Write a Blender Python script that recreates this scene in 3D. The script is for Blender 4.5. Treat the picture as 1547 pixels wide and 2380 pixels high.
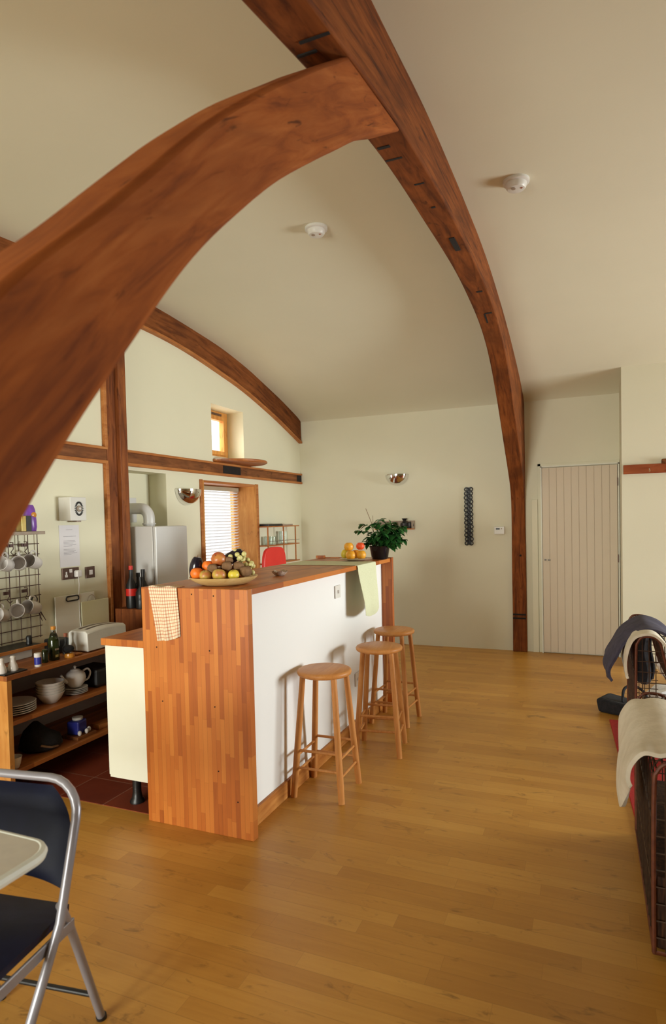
import bpy, bmesh, math, random
from mathutils import Vector, Matrix, noise as mnoise
random.seed(7)
for o in list(bpy.data.objects): bpy.data.objects.remove(o)
SC = bpy.context.scene; COL = SC.collection
PI = math.pi

# ------------------------------------------------------------------ camera
cd = bpy.data.cameras.new('camera'); cam = bpy.data.objects.new('camera', cd); COL.objects.link(cam)
SC.camera = cam
yaw, pitch, roll = math.radians(22.689), math.radians(-1.874), math.radians(-1.326)
F = Vector((-math.sin(yaw)*math.cos(pitch), math.cos(yaw)*math.cos(pitch), math.sin(pitch)))
R0 = Vector((math.cos(yaw), math.sin(yaw), 0)); U0 = R0.cross(F)
RT = math.cos(roll)*R0 + math.sin(roll)*U0; UP = -math.sin(roll)*R0 + math.cos(roll)*U0
cam.matrix_world = Matrix(((RT.x, UP.x, -F.x, 0), (RT.y, UP.y, -F.y, 0), (RT.z, UP.z, -F.z, 1.45), (0, 0, 0, 1)))
cd.sensor_fit = 'VERTICAL'; cd.sensor_height = 36; cd.lens = 1434/2380*36
cd.shift_y = 66/2380; cd.clip_start = .05
cd.dof.use_dof = True; cd.dof.focus_distance = 4.2; cd.dof.aperture_fstop = 4.0

# ------------------------------------------------------------------ light
SC.view_settings.view_transform = 'Standard'; SC.view_settings.look = 'None'
SC.view_settings.exposure = 0.0; SC.view_settings.gamma = 1; SC.view_settings.use_curve_mapping = False
w = bpy.data.worlds.new('world'); SC.world = w; w.use_nodes = True
w.node_tree.nodes['Background'].inputs[0].default_value = (.93, .97, 1, 1)
w.node_tree.nodes['Background'].inputs[1].default_value = 1.6
def area(name, loc, to, sx, sy, power, col, spread=180):
    l = bpy.data.lights.new(name, 'AREA'); l.shape = 'RECTANGLE'; l.size = sx; l.size_y = sy
    l.energy = power; l.color = col; l.spread = math.radians(spread)
    o = bpy.data.objects.new(name, l); o.location = loc; COL.objects.link(o)
    o.rotation_euler = (Vector(to)-Vector(loc)).to_track_quat('-Z', 'Y').to_euler(); return o
area('daylight_right_window', (5.42, 5.25, 1.15), (1.5, 4.35, .98), 2.0, 1.6, 184, (.94, 1, .99), 100)
area('daylight_rear_door', (-2.1, -2.85, 1.1), (-1.7, 2.4, .62), 1.9, 1.5, 76, (.98, 1, .90), 84)
area('daylight_kitchen_window', (-4.3, 5.22, 1.7), (-3.3, 5.22, 1.5), 2.6, 2.6, 42, (1, 1, .93))
area('daylight_small_window', (-4.3, 5.2, 3.2), (-3.3, 5.25, 2.4), 1.4, 1.4, 150, (1, 1, .93))

# ------------------------------------------------------------------ materials
def new_mat(name, col=(.8, .8, .8), rough=.5, metal=0, spec=.5):
    m = bpy.data.materials.new(name); m.use_nodes = True
    b = m.node_tree.nodes['Principled BSDF']
    b.inputs['Base Color'].default_value = (*col, 1); b.inputs['Roughness'].default_value = rough
    b.inputs['Metallic'].default_value = metal; b.inputs['Specular IOR Level'].default_value = spec
    return m
class NT:
    def __init__(s, m): s.t = m.node_tree; s.b = s.t.nodes['Principled BSDF']
    def n(s, ty, **kw):
        x = s.t.nodes.new(ty)
        for k, v in kw.items(): setattr(x, k, v)
        return x
    def l(s, a, b): s.t.links.new(a, b)
    def math(s, op, a, b=None):
        x = s.n('ShaderNodeMath', operation=op)
        for i, v in enumerate((a, b)):
            if v is None: continue
            if isinstance(v, (int, float)): x.inputs[i].default_value = v
            else: s.l(v, x.inputs[i])
        return x.outputs[0]
    def comb(s, x, y, z):
        c = s.n('ShaderNodeCombineXYZ')
        for i, v in enumerate((x, y, z)):
            if isinstance(v, (int, float)): c.inputs[i].default_value = v
            else: s.l(v, c.inputs[i])
        return c.outputs[0]
    def ramp(s, fac, stops):
        r = s.n('ShaderNodeValToRGB'); e = r.color_ramp.elements
        while len(e) < len(stops): e.new(.5)
        for i, (p, c) in enumerate(stops): e[i].position = p; e[i].color = (*c, 1)
        s.l(fac, r.inputs[0]); return r.outputs[0]
    def mix(s, fac, a, b, mode='MIX'):
        x = s.n('ShaderNodeMix', data_type='RGBA', blend_type=mode)
        for i, v in ((0, fac), (6, a), (7, b)):
            if isinstance(v, (int, float)): x.inputs[i].default_value = v
            elif isinstance(v, tuple): x.inputs[i].default_value = (*v, 1)
            else: s.l(v, x.inputs[i])
        return x.outputs[2]
    def noise(s, vec, scale, detail=3, rough=.5, dist=0):
        x = s.n('ShaderNodeTexNoise'); x.inputs['Scale'].default_value = scale; x.inputs['Detail'].default_value = detail
        x.inputs['Roughness'].default_value = rough; x.inputs['Distortion'].default_value = dist
        s.l(vec, x.inputs['Vector']); return x.outputs[0]
    def obj(s): return s.n('ShaderNodeTexCoord').outputs['Object']
    def sep(s, v):
        x = s.n('ShaderNodeSeparateXYZ'); s.l(v, x.inputs[0]); return x.outputs
    def bump(s, h, strength=.2, dist=.01):
        x = s.n('ShaderNodeBump'); x.inputs['Strength'].default_value = strength; x.inputs['Distance'].default_value = dist
        s.l(h, x.inputs['Height']); s.l(x.outputs[0], s.b.inputs['Normal'])
    def col(s, c): s.l(c, s.b.inputs['Base Color'])
def plaster(name, c, var=.03, rough=.85):
    m = new_mat(name, c, rough, spec=.2); n = NT(m); o = n.obj()
    f = n.noise(o, 2.2, 3); c2 = tuple(x*(1-var*2) for x in c)
    n.col(n.mix(f, c, c2)); n.bump(n.noise(o, 60, 4), .08, .004); return m
def speck(name, c, c2, scale=8, rough=.5, metal=0, bump=0, spec=.5):
    m = new_mat(name, c, rough, metal, spec); n = NT(m); o = n.obj(); f = n.noise(o, scale, 4)
    n.col(n.ramp(f, [(.35, c), (.65, c2)]))
    if bump: n.bump(n.noise(o, scale*4, 3), bump, .003)
    return m
def plank(name, u, v, width, length, stops, rough=.4, gap=.0012, grain=.35, knots=0, wear=0):
    """strips running along axis u, laid side by side along axis v"""
    m = new_mat(name, (.5, .3, .1), rough); n = NT(m); o = n.obj(); s = n.sep(o)
    U, V = s[u], s[v]; Wc = s[3-u-v]
    vv = n.math('DIVIDE', n.math('ADD', V, 50), width); row = n.math('FLOOR', vv)
    wn = n.n('ShaderNodeTexWhiteNoise', noise_dimensions='1D'); n.l(row, wn.inputs['W'])
    uu = n.math('ADD', n.math('DIVIDE', n.math('ADD', U, 50), length), n.math('MULTIPLY', wn.outputs[0], 7.3))
    colm = n.math('FLOOR', uu)
    w2 = n.n('ShaderNodeTexWhiteNoise', noise_dimensions='2D'); n.l(n.comb(row, colm, 0), w2.inputs['Vector'])
    rnd = w2.outputs[0]
    gv = n.comb(n.math('ADD', n.math('MULTIPLY', U, 1.6), n.math('MULTIPLY', rnd, 40)), n.math('MULTIPLY', V, 26), n.math('MULTIPLY', Wc, 8))
    g = n.noise(gv, 2.2, 5, .6, .6)
    val = n.math('ADD', n.math('MULTIPLY', rnd, 1-grain), n.math('MULTIPLY', g, grain))
    c = n.ramp(val, stops)
    ev = n.math('MINIMUM', n.math('FRACT', vv), n.math('SUBTRACT', 1, n.math('FRACT', vv)))
    e1 = n.math('LESS_THAN', ev, gap/width)
    e2 = n.math('LESS_THAN', n.math('FRACT', uu), gap*1.2/length)
    c = n.mix(n.math('MULTIPLY', n.math('MAXIMUM', e1, e2), .45), c, tuple(x*.35 for x in stops[0][1]))
    if knots:
        k = n.noise(n.comb(n.math('MULTIPLY', U, 5), n.math('MULTIPLY', V, 13), 0), 1.3, 4, .65, 1.2)
        c = n.mix(n.ramp(k, [(.60, (0, 0, 0)), (.74, (knots,)*3)]), c, tuple(x*.42 for x in stops[0][1]))
    if wear:
        k = n.noise(o, .9, 3, .6); c = n.mix(n.ramp(k, [(.4, (0, 0, 0)), (.7, (wear,)*3)]), c, tuple(x*.6 for x in stops[1][1]))
    n.col(c); n.bump(g, .05, .002)
    return m
def timber(name, c1, c2, c3, u=1, rough=.55, scale=1.0, knot=.6, attr=False, across=14, along=1.6):
    """solid timber, grain along axis u, dark knots and shakes"""
    m = new_mat(name, c1, rough, spec=.2); n = NT(m); o = n.obj()
    if attr: o = n.n('ShaderNodeAttribute', attribute_name='grain').outputs['Vector']
    s = n.sep(o)
    k = [across*scale]*3; k[u] = along*scale
    v = n.comb(*[n.math('MULTIPLY', s[i], k[i]) for i in range(3)])
    g = n.noise(v, 1.6, 6, .62, .9)
    c = n.ramp(g, [(.3, c3), (.48, c1), (.7, c2)])
    b = n.noise(o, 3.2*scale, 3, .6, .4)
    c = n.mix(n.ramp(b, [(.45, (0, 0, 0)), (.72, (.55, .55, .55))]), c, c3)
    kk = [9*scale]*3; kk[u] = 3.5*scale
    v2 = n.comb(*[n.math('MULTIPLY', s[i], kk[i]) for i in range(3)])
    kn = n.noise(v2, 1.5, 3, .55, 1.6)
    c = n.mix(n.ramp(kn, [(.64, (0, 0, 0)), (.74, (knot,)*3)]), c, tuple(x*.25 for x in c3))
    n.col(c); n.bump(g, .25, .004); return m

WALL = plaster('wall_plaster', (.785, .755, .59))
WALLK = plaster('kitchen_plaster', (.785, .75, .56))
WHITE = plaster('white_board', (.86, .86, .84), .01, .6)
FLOOR = plank('oak_strip_floor', 0, 1, .075, .62, [(.1, (.42, .185, .028)), (.5, (.54, .26, .044)), (.9, (.64, .34, .07))], .38, .0008, .55, .75, .35)
EDGE = (.10, .04, .012)
BLK = [(.08, (.30, .068, .009)), (.35, (.47, .125, .016)), (.9, (.60, .20, .032))]
BUTCH_Z = plank('block_board_upright', 2, 0, .024, .30, BLK, .42, .0006, .3)
BUTCH_Y = plank('block_board_lengthwise', 1, 0, .034, .38, BLK, .36, .0006, .3)
SHELFW = plank('shelf_board', 1, 0, .034, .38, [(.08, (.24, .07, .014)), (.5, (.36, .11, .022)), (.9, (.46, .16, .036))], .45, .0006, .3)
OAK_A = timber('cruck_oak', (.19, .050, .009), (.30, .088, .018), (.06, .016, .004), 1, .75, attr=True)
OAK_B = timber('brace_oak', (.35, .092, .016), (.45, .14, .032), (.19, .046, .010), 1, .8, .8, .75, attr=True, across=8, along=2.6)
OAK_C = timber('gable_oak', (.20, .058, .012), (.28, .09, .022), (.08, .022, .006), 1, .75, attr=True)
OAK_R = timber('rail_oak', (.20, .068, .020), (.29, .105, .032), (.085, .028, .009), 1)
OAK_V = timber('post_oak', (.22, .062, .016), (.34, .11, .028), (.095, .026, .008), 2)
TRIMW = timber('pine_trim', (.46, .17, .045), (.56, .24, .075), (.33, .10, .025), 1, .5, 1, .3)
PINE_V = timber('pine_reveal', (.60, .27, .065), (.70, .36, .10), (.46, .18, .04), 2, .5, 1, .5)
BASEW = timber('pine_skirting', (.50, .20, .045), (.62, .28, .075), (.34, .11, .022), 1, .45, 1, .5)
BEECH = timber('beech', (.54, .225, .062), (.62, .29, .09), (.45, .175, .045), 2, .4, 1.2, .15)
BEECH_T = timber('beech_top', (.54, .225, .062), (.62, .29, .09), (.45, .175, .045), 1, .4, 1.2, .15)
BOWLW = timber('bowl_wood', (.62, .42, .17), (.70, .50, .23), (.50, .31, .11), 0, .4, 1.5, .1)
DARKHOLE = speck('dark_hole', (.006, .004, .003), (.012, .008, .006), 20, .9)
CHROME = speck('chrome', (.80, .80, .80), (.74, .74, .75), 4, .06, 1)
STEEL = speck('painted_steel', (.34, .33, .36), (.29, .28, .31), 6, .32, .35)
NAVY = speck('navy_vinyl', (.003, .005, .024), (.005, .008, .036), 15, .5, 0, .1, .3)
LAMIN = speck('grey_laminate', (.58, .54, .47), (.62, .58, .50), 30, .35)
LAMEDGE = speck('pale_edge', (.72, .74, .66), (.68, .70, .62), 10, .4)
APPL = speck('white_enamel', (.66, .65, .64), (.69, .68, .66), 3, .35)
CREAM = speck('cream_panel', (.80, .80, .66), (.82, .82, .69), 5, .45)
PLASTW = speck('white_plastic', (.72, .70, .64), (.75, .73, .68), 12, .4)
CERAM = speck('white_ceramic', (.70, .66, .63), (.74, .70, .67), 5, .18)
BLACK = speck('black_plastic', (.008, .008, .009), (.014, .013, .013), 20, .4)
BLKCLOTH = speck('black_cloth', (.006, .006, .008), (.014, .013, .016), 60, .9, 0, .4)
RUST = speck('rusty_wire', (.10, .024, .009), (.15, .04, .014), 40, .55, .2)
DARKWIRE = speck('dark_wire', (.055, .030, .018), (.08, .045, .025), 40, .5, .4)
RACKW = speck('brown_wire', (.07, .035, .028), (.09, .045, .035), 30, .45, .4)
REDF = speck('red_fabric', (.36, .008, .006), (.44, .014, .009), 50, .85, 0, .3)
REDP = speck('red_plastic', (.62, .018, .012), (.66, .025, .016), 6, .45)
THROW = speck('cream_fleece', (.66, .59, .46), (.74, .67, .54), 18, .95, 0, .6)
JACKET = speck('navy_jacket', (.035, .030, .055), (.055, .048, .085), 25, .8, 0, .3)
YELLOWT = speck('pale_green_linen', (.66, .68, .44), (.72, .74, .50), 120, .9, 0, .4)
LEAF = speck('leaf_green', (.012, .075, .014), (.035, .16, .03), 25, .45)
POT = speck('black_glazed_pot', (.006, .006, .008), (.012, .012, .014), 6, .12)
ORANGE = speck('orange_peel', (.85, .16, .012), (.90, .22, .02), 90, .4, 0, .3)
AMBER = speck('light_orange_peel', (.85, .36, .02), (.90, .44, .03), 90, .4, 0, .3)
REDO = speck('red_orange_peel', (.82, .07, .012), (.86, .11, .018), 90, .4, 0, .3)
LEMON = speck('lemon_peel', (.72, .56, .05), (.80, .64, .07), 60, .4, 0, .3)
APPLE_R = speck('red_apple_skin', (.40, .045, .02), (.60, .25, .06), 22, .35)
APPLE_G = speck('russet_apple_skin', (.55, .42, .07), (.55, .17, .06), 35, .4)
KIWI = speck('kiwi_skin', (.17, .085, .035), (.24, .13, .06), 60, .9, 0, .4)
AUBERG = speck('aubergine_skin', (.008, .006, .014), (.016, .011, .022), 10, .16)
BANANA = speck('grape_skin', (.62, .56, .20), (.72, .66, .30), 20, .3)
PAPER = speck('paper', (.74, .71, .72), (.77, .74, .75), 6, .8)
INK = speck('ink', (.30, .27, .29), (.34, .31, .33), 40, .9)
BROWNPL = speck('bronze_plate', (.12, .075, .06), (.16, .10, .08), 10, .3, .6)
PURPLE = speck('purple_foil', (.17, .05, .34), (.24, .08, .45), 20, .3)
GOLD = speck('gold_foil', (.62, .48, .16), (.75, .62, .28), 20, .22, .9)
BLUE = speck('blue_label', (.02, .025, .26), (.03, .04, .34), 20, .4)
OIL = speck('dark_green_glass', (.012, .018, .004), (.02, .03, .006), 8, .08)
CORKM = speck('cork_red', (.34, .09, .05), (.40, .13, .07), 30, .7)
HONEY = speck('honey', (.55, .20, .02), (.66, .28, .04), 10, .2)
STUDW = speck('shelf_grey_wood', (.30, .23, .17), (.36, .28, .21), 20, .6)
PAPERBAG = speck('plastic_bag_white', (.75, .76, .80), (.82, .83, .86), 12, .3)
BLIND = speck('blind_slat', (.60, .60, .60), (.66, .66, .66), 5, .5)
BLINDB = speck('blind_rail', (.42, .36, .24), (.46, .40, .28), 5, .4)
STONE = speck('shell', (.40, .27, .20), (.60, .48, .38), 45, .6, 0, .5)
DOORP = plank('door_boards', 2, 0, .0, 1, [(0, (1, 1, 1)), (1, (1, 1, 1)), (1, (1, 1, 1))]) if False else plaster('door_paint', (.70, .60, .47), .01, .5)
DOORF = plaster('door_frame_paint', (.80, .80, .70), .01, .5)  # real frame paint; its white also stands in for light leaking round the door
WICKER = timber('dark_wicker', (.035, .014, .007), (.10, .04, .015), (.012, .006, .004), 2, .7, 3, .4)
def glass(name, tint=(.9, .97, .95)):
    m = new_mat(name, tint, .02); m.node_tree.nodes['Principled BSDF'].inputs['Transmission Weight'].default_value = 1
    m.node_tree.nodes['Principled BSDF'].inputs['IOR'].default_value = 1.45; return m
GLASS = glass('clear_glass')
def pane_mat():
    m = bpy.data.materials.new('window_pane'); m.use_nodes = True; t = m.node_tree; t.nodes.clear()
    o = t.nodes.new('ShaderNodeOutputMaterial'); mx = t.nodes.new('ShaderNodeMixShader'); mx.inputs[0].default_value = .06
    a = t.nodes.new('ShaderNodeBsdfTransparent'); b = t.nodes.new('ShaderNodeBsdfGlossy'); b.inputs['Roughness'].default_value = .03
    t.links.new(a.outputs[0], mx.inputs[1]); t.links.new(b.outputs[0], mx.inputs[2]); t.links.new(mx.outputs[0], o.inputs[0]); return m
PANE = pane_mat()
def check_mat():
    m = new_mat('checked_cotton', (.8, .7, .5), .9); n = NT(m); o = n.n('ShaderNodeTexCoord').outputs['UV']; s = n.sep(o)
    def st(x, k, w=.3): return n.math('LESS_THAN', n.math('FRACT', n.math('MULTIPLY', x, k)), w)
    a, b = st(s[0], 20), st(s[1], 13)
    f = n.math('MULTIPLY', n.math('ADD', a, b), .5)
    n.col(n.ramp(f, [(0, (.78, .70, .50)), (.5, (.66, .36, .22)), (1, (.50, .17, .09))]))
    n.bump(n.noise(o, 140, 2), .3, .002); return m
CHECK = check_mat()
def tile_mat():
    m = new_mat('terracotta_tile', (.25, .05, .02), .38); n = NT(m); o = n.obj(); s = n.sep(o)
    def g(x, off): return n.math('DIVIDE', n.math('ADD', x, off), .30)
    a, b = g(s[0], 20.05), g(s[1], 20-2.59+.6)
    wn = n.n('ShaderNodeTexWhiteNoise', noise_dimensions='2D'); n.l(n.comb(n.math('FLOOR', a), n.math('FLOOR', b), 0), wn.inputs['Vector'])
    val = n.math('ADD', n.math('MULTIPLY', wn.outputs[0], .5), n.math('MULTIPLY', n.noise(o, 9, 4), .5))
    c = n.ramp(val, [(.2, (.16, .028, .014)), (.8, (.27, .055, .024))])
    e = n.math('MAXIMUM', n.math('LESS_THAN', n.math('FRACT', a), .022), n.math('LESS_THAN', n.math('FRACT', b), .022))
    n.col(n.mix(e, c, (.30, .13, .09))); n.bump(n.math('SUBTRACT', 1, e), .3, .003); return m
TILE = tile_mat()

# ------------------------------------------------------------------ geometry helpers
class MB:
    def __init__(s): s.bm = bmesh.new(); s.uv = None
    def box(s, a, b, rot=None, piv=None):
        x0, y0, z0 = a; x1, y1, z1 = b
        v = [Vector((x, y, z)) for x in (x0, x1) for y in (y0, y1) for z in (z0, z1)]
        if rot is not None:
            p = Vector(piv) if piv is not None else (Vector(a)+Vector(b))/2
            v = [rot @ (q-p)+p for q in v]
        V = [s.bm.verts.new(q) for q in v]
        for f in ((0, 1, 3, 2), (4, 6, 7, 5), (0, 4, 5, 1), (2, 3, 7, 6), (0, 2, 6, 4), (1, 5, 7, 3)): s.bm.faces.new([V[i] for i in f])
        return s
    def loft(s, rings, cap=True, closed=True):
        R = [[s.bm.verts.new(p) for p in r] for r in rings]; n = len(R[0])
        for i in range(len(R)-1):
            for j in range(n if closed else n-1):
                k = (j+1) % n
                s.bm.faces.new((R[i][j], R[i][k], R[i+1][k], R[i+1][j]))
        if cap:
            s.bm.faces.new(list(reversed(R[0]))); s.bm.faces.new(R[-1])
        return s
    def tube(s, pts, r, seg=10, cap=True, loop=False):
        P = [Vector(p) for p in pts]; n = len(P); rings = []; u = None
        rr = r if isinstance(r, (list, tuple)) else [r]*n
        for i in range(n):
            if loop: t = (P[(i+1) % n]-P[i-1]).normalized()
            else: t = (P[min(i+1, n-1)]-P[max(i-1, 0)]).normalized()
            if u is None: u = t.orthogonal().normalized()
            else: u = (u - t*u.dot(t)).normalized()
            v = t.cross(u)
            rings.append([P[i]+(u*math.cos(a)+v*math.sin(a))*rr[i] for a in [2*PI*k/seg for k in range(seg)]])
        if loop:
            rings.append(rings[0]); s.loft(rings, False)
            bmesh.ops.remove_doubles(s.bm, verts=s.bm.verts[:], dist=1e-6)
        else: s.loft(rings, cap)
        return s
    def cyl(s, a, b, r, r2=None, seg=16): return s.tube([a, b], [r, r if r2 is None else r2], seg)
    def lathe(s, prof, c=(0, 0, 0), seg=28, axis=None, a0=0, a1=2*PI):
        """prof: list of (r, z)"""
        c = Vector(c); full = abs(a1-a0-2*PI) < 1e-6; n = seg if full else seg+1
        M = axis if axis is not None else Matrix.Identity(3)
        rings = []
        for r, z in prof:
            r = max(r, 1e-4)
            rings.append([c+M @ Vector((r*math.cos(a0+(a1-a0)*k/seg), r*math.sin(a0+(a1-a0)*k/seg), z)) for k in range(n)])
        s.loft(rings, full, full); return s
    def ell(s, c, rad, rot=None, seg=20, rings=12):
        M = Matrix.Translation(Vector(c)) @ (rot.to_4x4() if rot is not None else Matrix.Identity(4)) @ Matrix.Diagonal((*rad, 1))
        bmesh.ops.create_uvsphere(s.bm, u_segments=seg, v_segments=rings, radius=1, matrix=M); return s
    def prism(s, poly, ax, a, b):
        """poly in the two other axes (in xyz order), extruded along axis ax"""
        def mk(p, t):
            q = list(p); q.insert(ax, t); return Vector(q)
        s.loft([[mk(p, a) for p in poly], [mk(p, b) for p in poly]]); return s
    def grid(s, fn, nu, nv, th=0.0):
        uvl = s.bm.loops.layers.uv.verify()
        V = [[s.bm.verts.new(fn(i/nu, j/nv)) for j in range(nv+1)] for i in range(nu+1)]
        for i in range(nu):
            for j in range(nv):
                f = s.bm.faces.new((V[i][j], V[i+1][j], V[i+1][j+1], V[i][j+1]))
                for lp, (a, b) in zip(f.loops, ((i, j), (i+1, j), (i+1, j+1), (i, j+1))): lp[uvl].uv = (a/nu, b/nv)
        if th:
            bmesh.ops.recalc_face_normals(s.bm, faces=s.bm.faces[:])
            bmesh.ops.solidify(s.bm, geom=s.bm.faces[:], thickness=th)
        return s
    def torus(s, c, R, r, axis=2, seg=20, rs=8):
        pts = []
        for k in range(seg):
            a = 2*PI*k/seg; p = [R*math.cos(a), R*math.sin(a)]; p.insert(axis, 0); pts.append(Vector(c)+Vector(p))
        return s.tube(pts, r, rs, loop=True)
    def build(s, name, mat, parent=None, loc=None, smooth=True, bevel=0, sub=0, label=None):
        bm = s.bm; bmesh.ops.recalc_face_normals(bm, faces=bm.faces[:])
        if parent is not None: org = Vector(parent.get('_o', (0, 0, 0)))
        elif loc is not None: org = Vector(loc)
        else:
            vs = bm.verts; org = Vector(((min(v.co.x for v in vs)+max(v.co.x for v in vs))/2, (min(v.co.y for v in vs)+max(v.co.y for v in vs))/2, min(v.co.z for v in vs)))
        for v in bm.verts: v.co -= org
        me = bpy.data.meshes.new(name); bm.to_mesh(me); bm.free()
        for p in me.polygons: p.use_smooth = smooth
        o = bpy.data.objects.new(name, me); COL.objects.link(o)
        me.materials.append(mat)
        if parent is not None: o.parent = parent; o['_o'] = tuple(parent.get('_o', (0, 0, 0)))
        else: o.location = org; o['_o'] = tuple(org)
        if bevel:
            b = o.modifiers.new('bevel', 'BEVEL'); b.width = bevel; b.segments = 2; b.limit_method = 'ANGLE'; b.angle_limit = .6
        if sub:
            b = o.modifiers.new('subsurf', 'SUBSURF'); b.levels = sub; b.render_levels = sub
        if smooth and not sub:
            try:
                bpy.context.view_layer.objects.active = o
                for e in me.edges: pass
                me.set_sharp_from_angle(angle=.7)
            except Exception: pass
        if label: o['label'] = label
        return o
def tag(o, label, cat, group=None):
    o['label'] = label; o['category'] = cat
    if group: o['group'] = group
    return o
def thing(name, loc, label, cat, group=None):
    o = bpy.data.objects.new(name, None); COL.objects.link(o); o.location = loc; o['_o'] = tuple(loc); o.empty_display_size = .1
    return tag(o, label, cat, group)
def struct(o): o['kind'] = 'structure'; return o
def copy_tree(o, parent=None):
    c = o.copy(); COL.objects.link(c)
    if parent is not None: c.parent = parent
    for ch in list(o.children): copy_tree(ch, c)
    return c
def rz(a): return Matrix.Rotation(a, 3, 'Z')
def smooth_poly(pts, n=8):
    """Catmull-Rom through 2D points"""
    P = [pts[0]]+list(pts)+[pts[-1]]; out = []
    for i in range(1, len(P)-2):
        for k in range(n):
            t = k/n; a, b, c, d = P[i-1], P[i], P[i+1], P[i+2]
            out.append(tuple(.5*((2*b[j])+(-a[j]+c[j])*t+(2*a[j]-5*b[j]+4*c[j]-d[j])*t*t+(-a[j]+3*b[j]-3*c[j]+d[j])*t**3) for j in range(len(b))))
    out.append(tuple(pts[-1])); return out

# ------------------------------------------------------------------ room shell
KX, BY, RX, NY = -3.28, 6.85, 5.0, -2.6
VP = [(-2.6, 2.10), (-1.9, 2.42), (-1.2, 2.63), (-.5, 2.79), (.3, 2.92), (1.1, 3.03), (1.95, 3.124), (2.46, 3.178), (2.9, 3.205), (3.5, 3.226), (4.2, 3.215), (4.93, 3.145), (5.37, 3.08), (5.87, 2.965), (6.4, 2.815), (6.76, 2.70), (6.9, 2.62)]
VS = smooth_poly(VP, 5)
def vz(y):
    for a, b in zip(VS, VS[1:]):
        if a[0] <= y <= b[0]: return a[1]+(b[1]-a[1])*(y-a[0])/(b[0]-a[0])
    return 2.62
TY, TX = 2.44, -1.985
m = MB(); m.box((KX-.4, NY-.2, -.1), (RX+.36, BY+.2, 0)); struct(m.build('floor', FLOOR, loc=(0, 0, 0), smooth=False))
m = MB(); m.box((KX, TY, 0), (TX, BY, .003)); struct(m.build('floor_tiles', TILE, loc=(0, 0, 0), smooth=False))
m = MB(); m.loft([[Vector((x, y, z)) for y, z in VS]+[Vector((x, y, z+.12)) for y, z in reversed(VS)] for x in (KX-.4, RX+.36)])
struct(m.build('ceiling', WALL, loc=(0, 0, 0)))
m = MB(); m.box((KX-.4, BY, 0), (RX+.36, BY+.15, 2.75)); struct(m.build('wall_back', WALL, loc=(0, 0, 0), smooth=False))
m = MB(); m.box((.272, 6.40, 0), (RX, BY, vz(6.40)+.02)); struct(m.build('wall_alcove', WALL, loc=(0, 0, 0), smooth=False))
def gable(m, x0, x1, ys, holes, top=vz):
    """wall in the YZ plane with rectangular holes, following the vault"""
    cuts = sorted(set(list(ys)+[h[0] for h in holes]+[h[1] for h in holes]))
    for a, b in zip(cuts, cuts[1:]):
        mid = (a+b)/2; hs = sorted([h for h in holes if h[0] <= mid <= h[1]], key=lambda h: h[2]); z = 0
        for h in hs:
            if h[2] > z+1e-4: m.box((x0, a, z), (x1, b, h[2]))
            z = h[3]
        m.prism([(a, z), (b, z), (b, top(b)+.06), (a, top(a)+.06)], 0, x0, x1)
W1 = (4.76, 5.74, .93, 1.845); W2 = (4.95, 5.53, 2.085, 2.575); NI = (3.77, 4.25, .3, 1.872)
ysl = [NY-.2+.33*i for i in range(30)]; ysl = [y for y in ysl if y < BY]+[BY]
m = MB(); gable(m, KX-.3, KX, ysl, [W1, W2, NI]); m.box((KX-.36, 3.6, .2), (KX-.18, 4.4, 2.0)); struct(m.build('wall_left', WALLK, loc=(0, 0, 0), smooth=False))
RW = (4.3, 6.2, .38, 1.9)
m = MB(); gable(m, RX, RX+.35, ysl, [RW]); struct(m.build('wall_right', WALL, loc=(0, 0, 0), smooth=False))
m = MB()
m.box((KX-.3, NY-.15, 0), (-3.1, NY, 2.2)); m.box((-1.1, NY-.15, 0), (RX+.3, NY, 2.2)); m.box((-3.1, NY-.15, 0), (-1.1, NY, .25)); m.box((-3.1, NY-.15, 1.9), (-1.1, NY, 2.2))
struct(m.build('wall_front', WALL, loc=(0, 0, 0), smooth=False))
def frame_mb(ax, p0, p1, u0, u1, z0, z1, t, mull=()):
    m = MB()
    def bx(a0, a1, c0, c1):
        if ax == 0: m.box((p0, a0, c0), (p1, a1, c1))
        else: m.box((a0, p0, c0), (a1, p1, c1))
    bx(u0, u0+t, z0, z1); bx(u1-t, u1, z0, z1); bx(u0+t, u1-t, z0, z0+t); bx(u0+t, u1-t, z1-t, z1)
    for q in mull: bx(q-t/2, q+t/2, z0+t, z1-t)
    return m
wf = struct(frame_mb(0, RX+.25, RX+.31, RW[0], RW[1], RW[2], RW[3], .06, (5.25,)).build('window_3', PINE_V, smooth=False, bevel=.004))
MB().box((RX+.275, RW[0]+.05, RW[2]+.05), (RX+.281, RW[1]-.05, RW[3]-.05)).build('pane', PANE, wf, smooth=False)
wf = struct(frame_mb(1, NY-.11, NY-.05, -3.1, -1.1, .25, 1.9, .06, (-2.1,)).build('window_4', PINE_V, smooth=False, bevel=.004))
MB().box((-3.05, NY-.083, .30), (-1.15, NY-.077, 1.85)).build('pane', PANE, wf, smooth=False)

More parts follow.
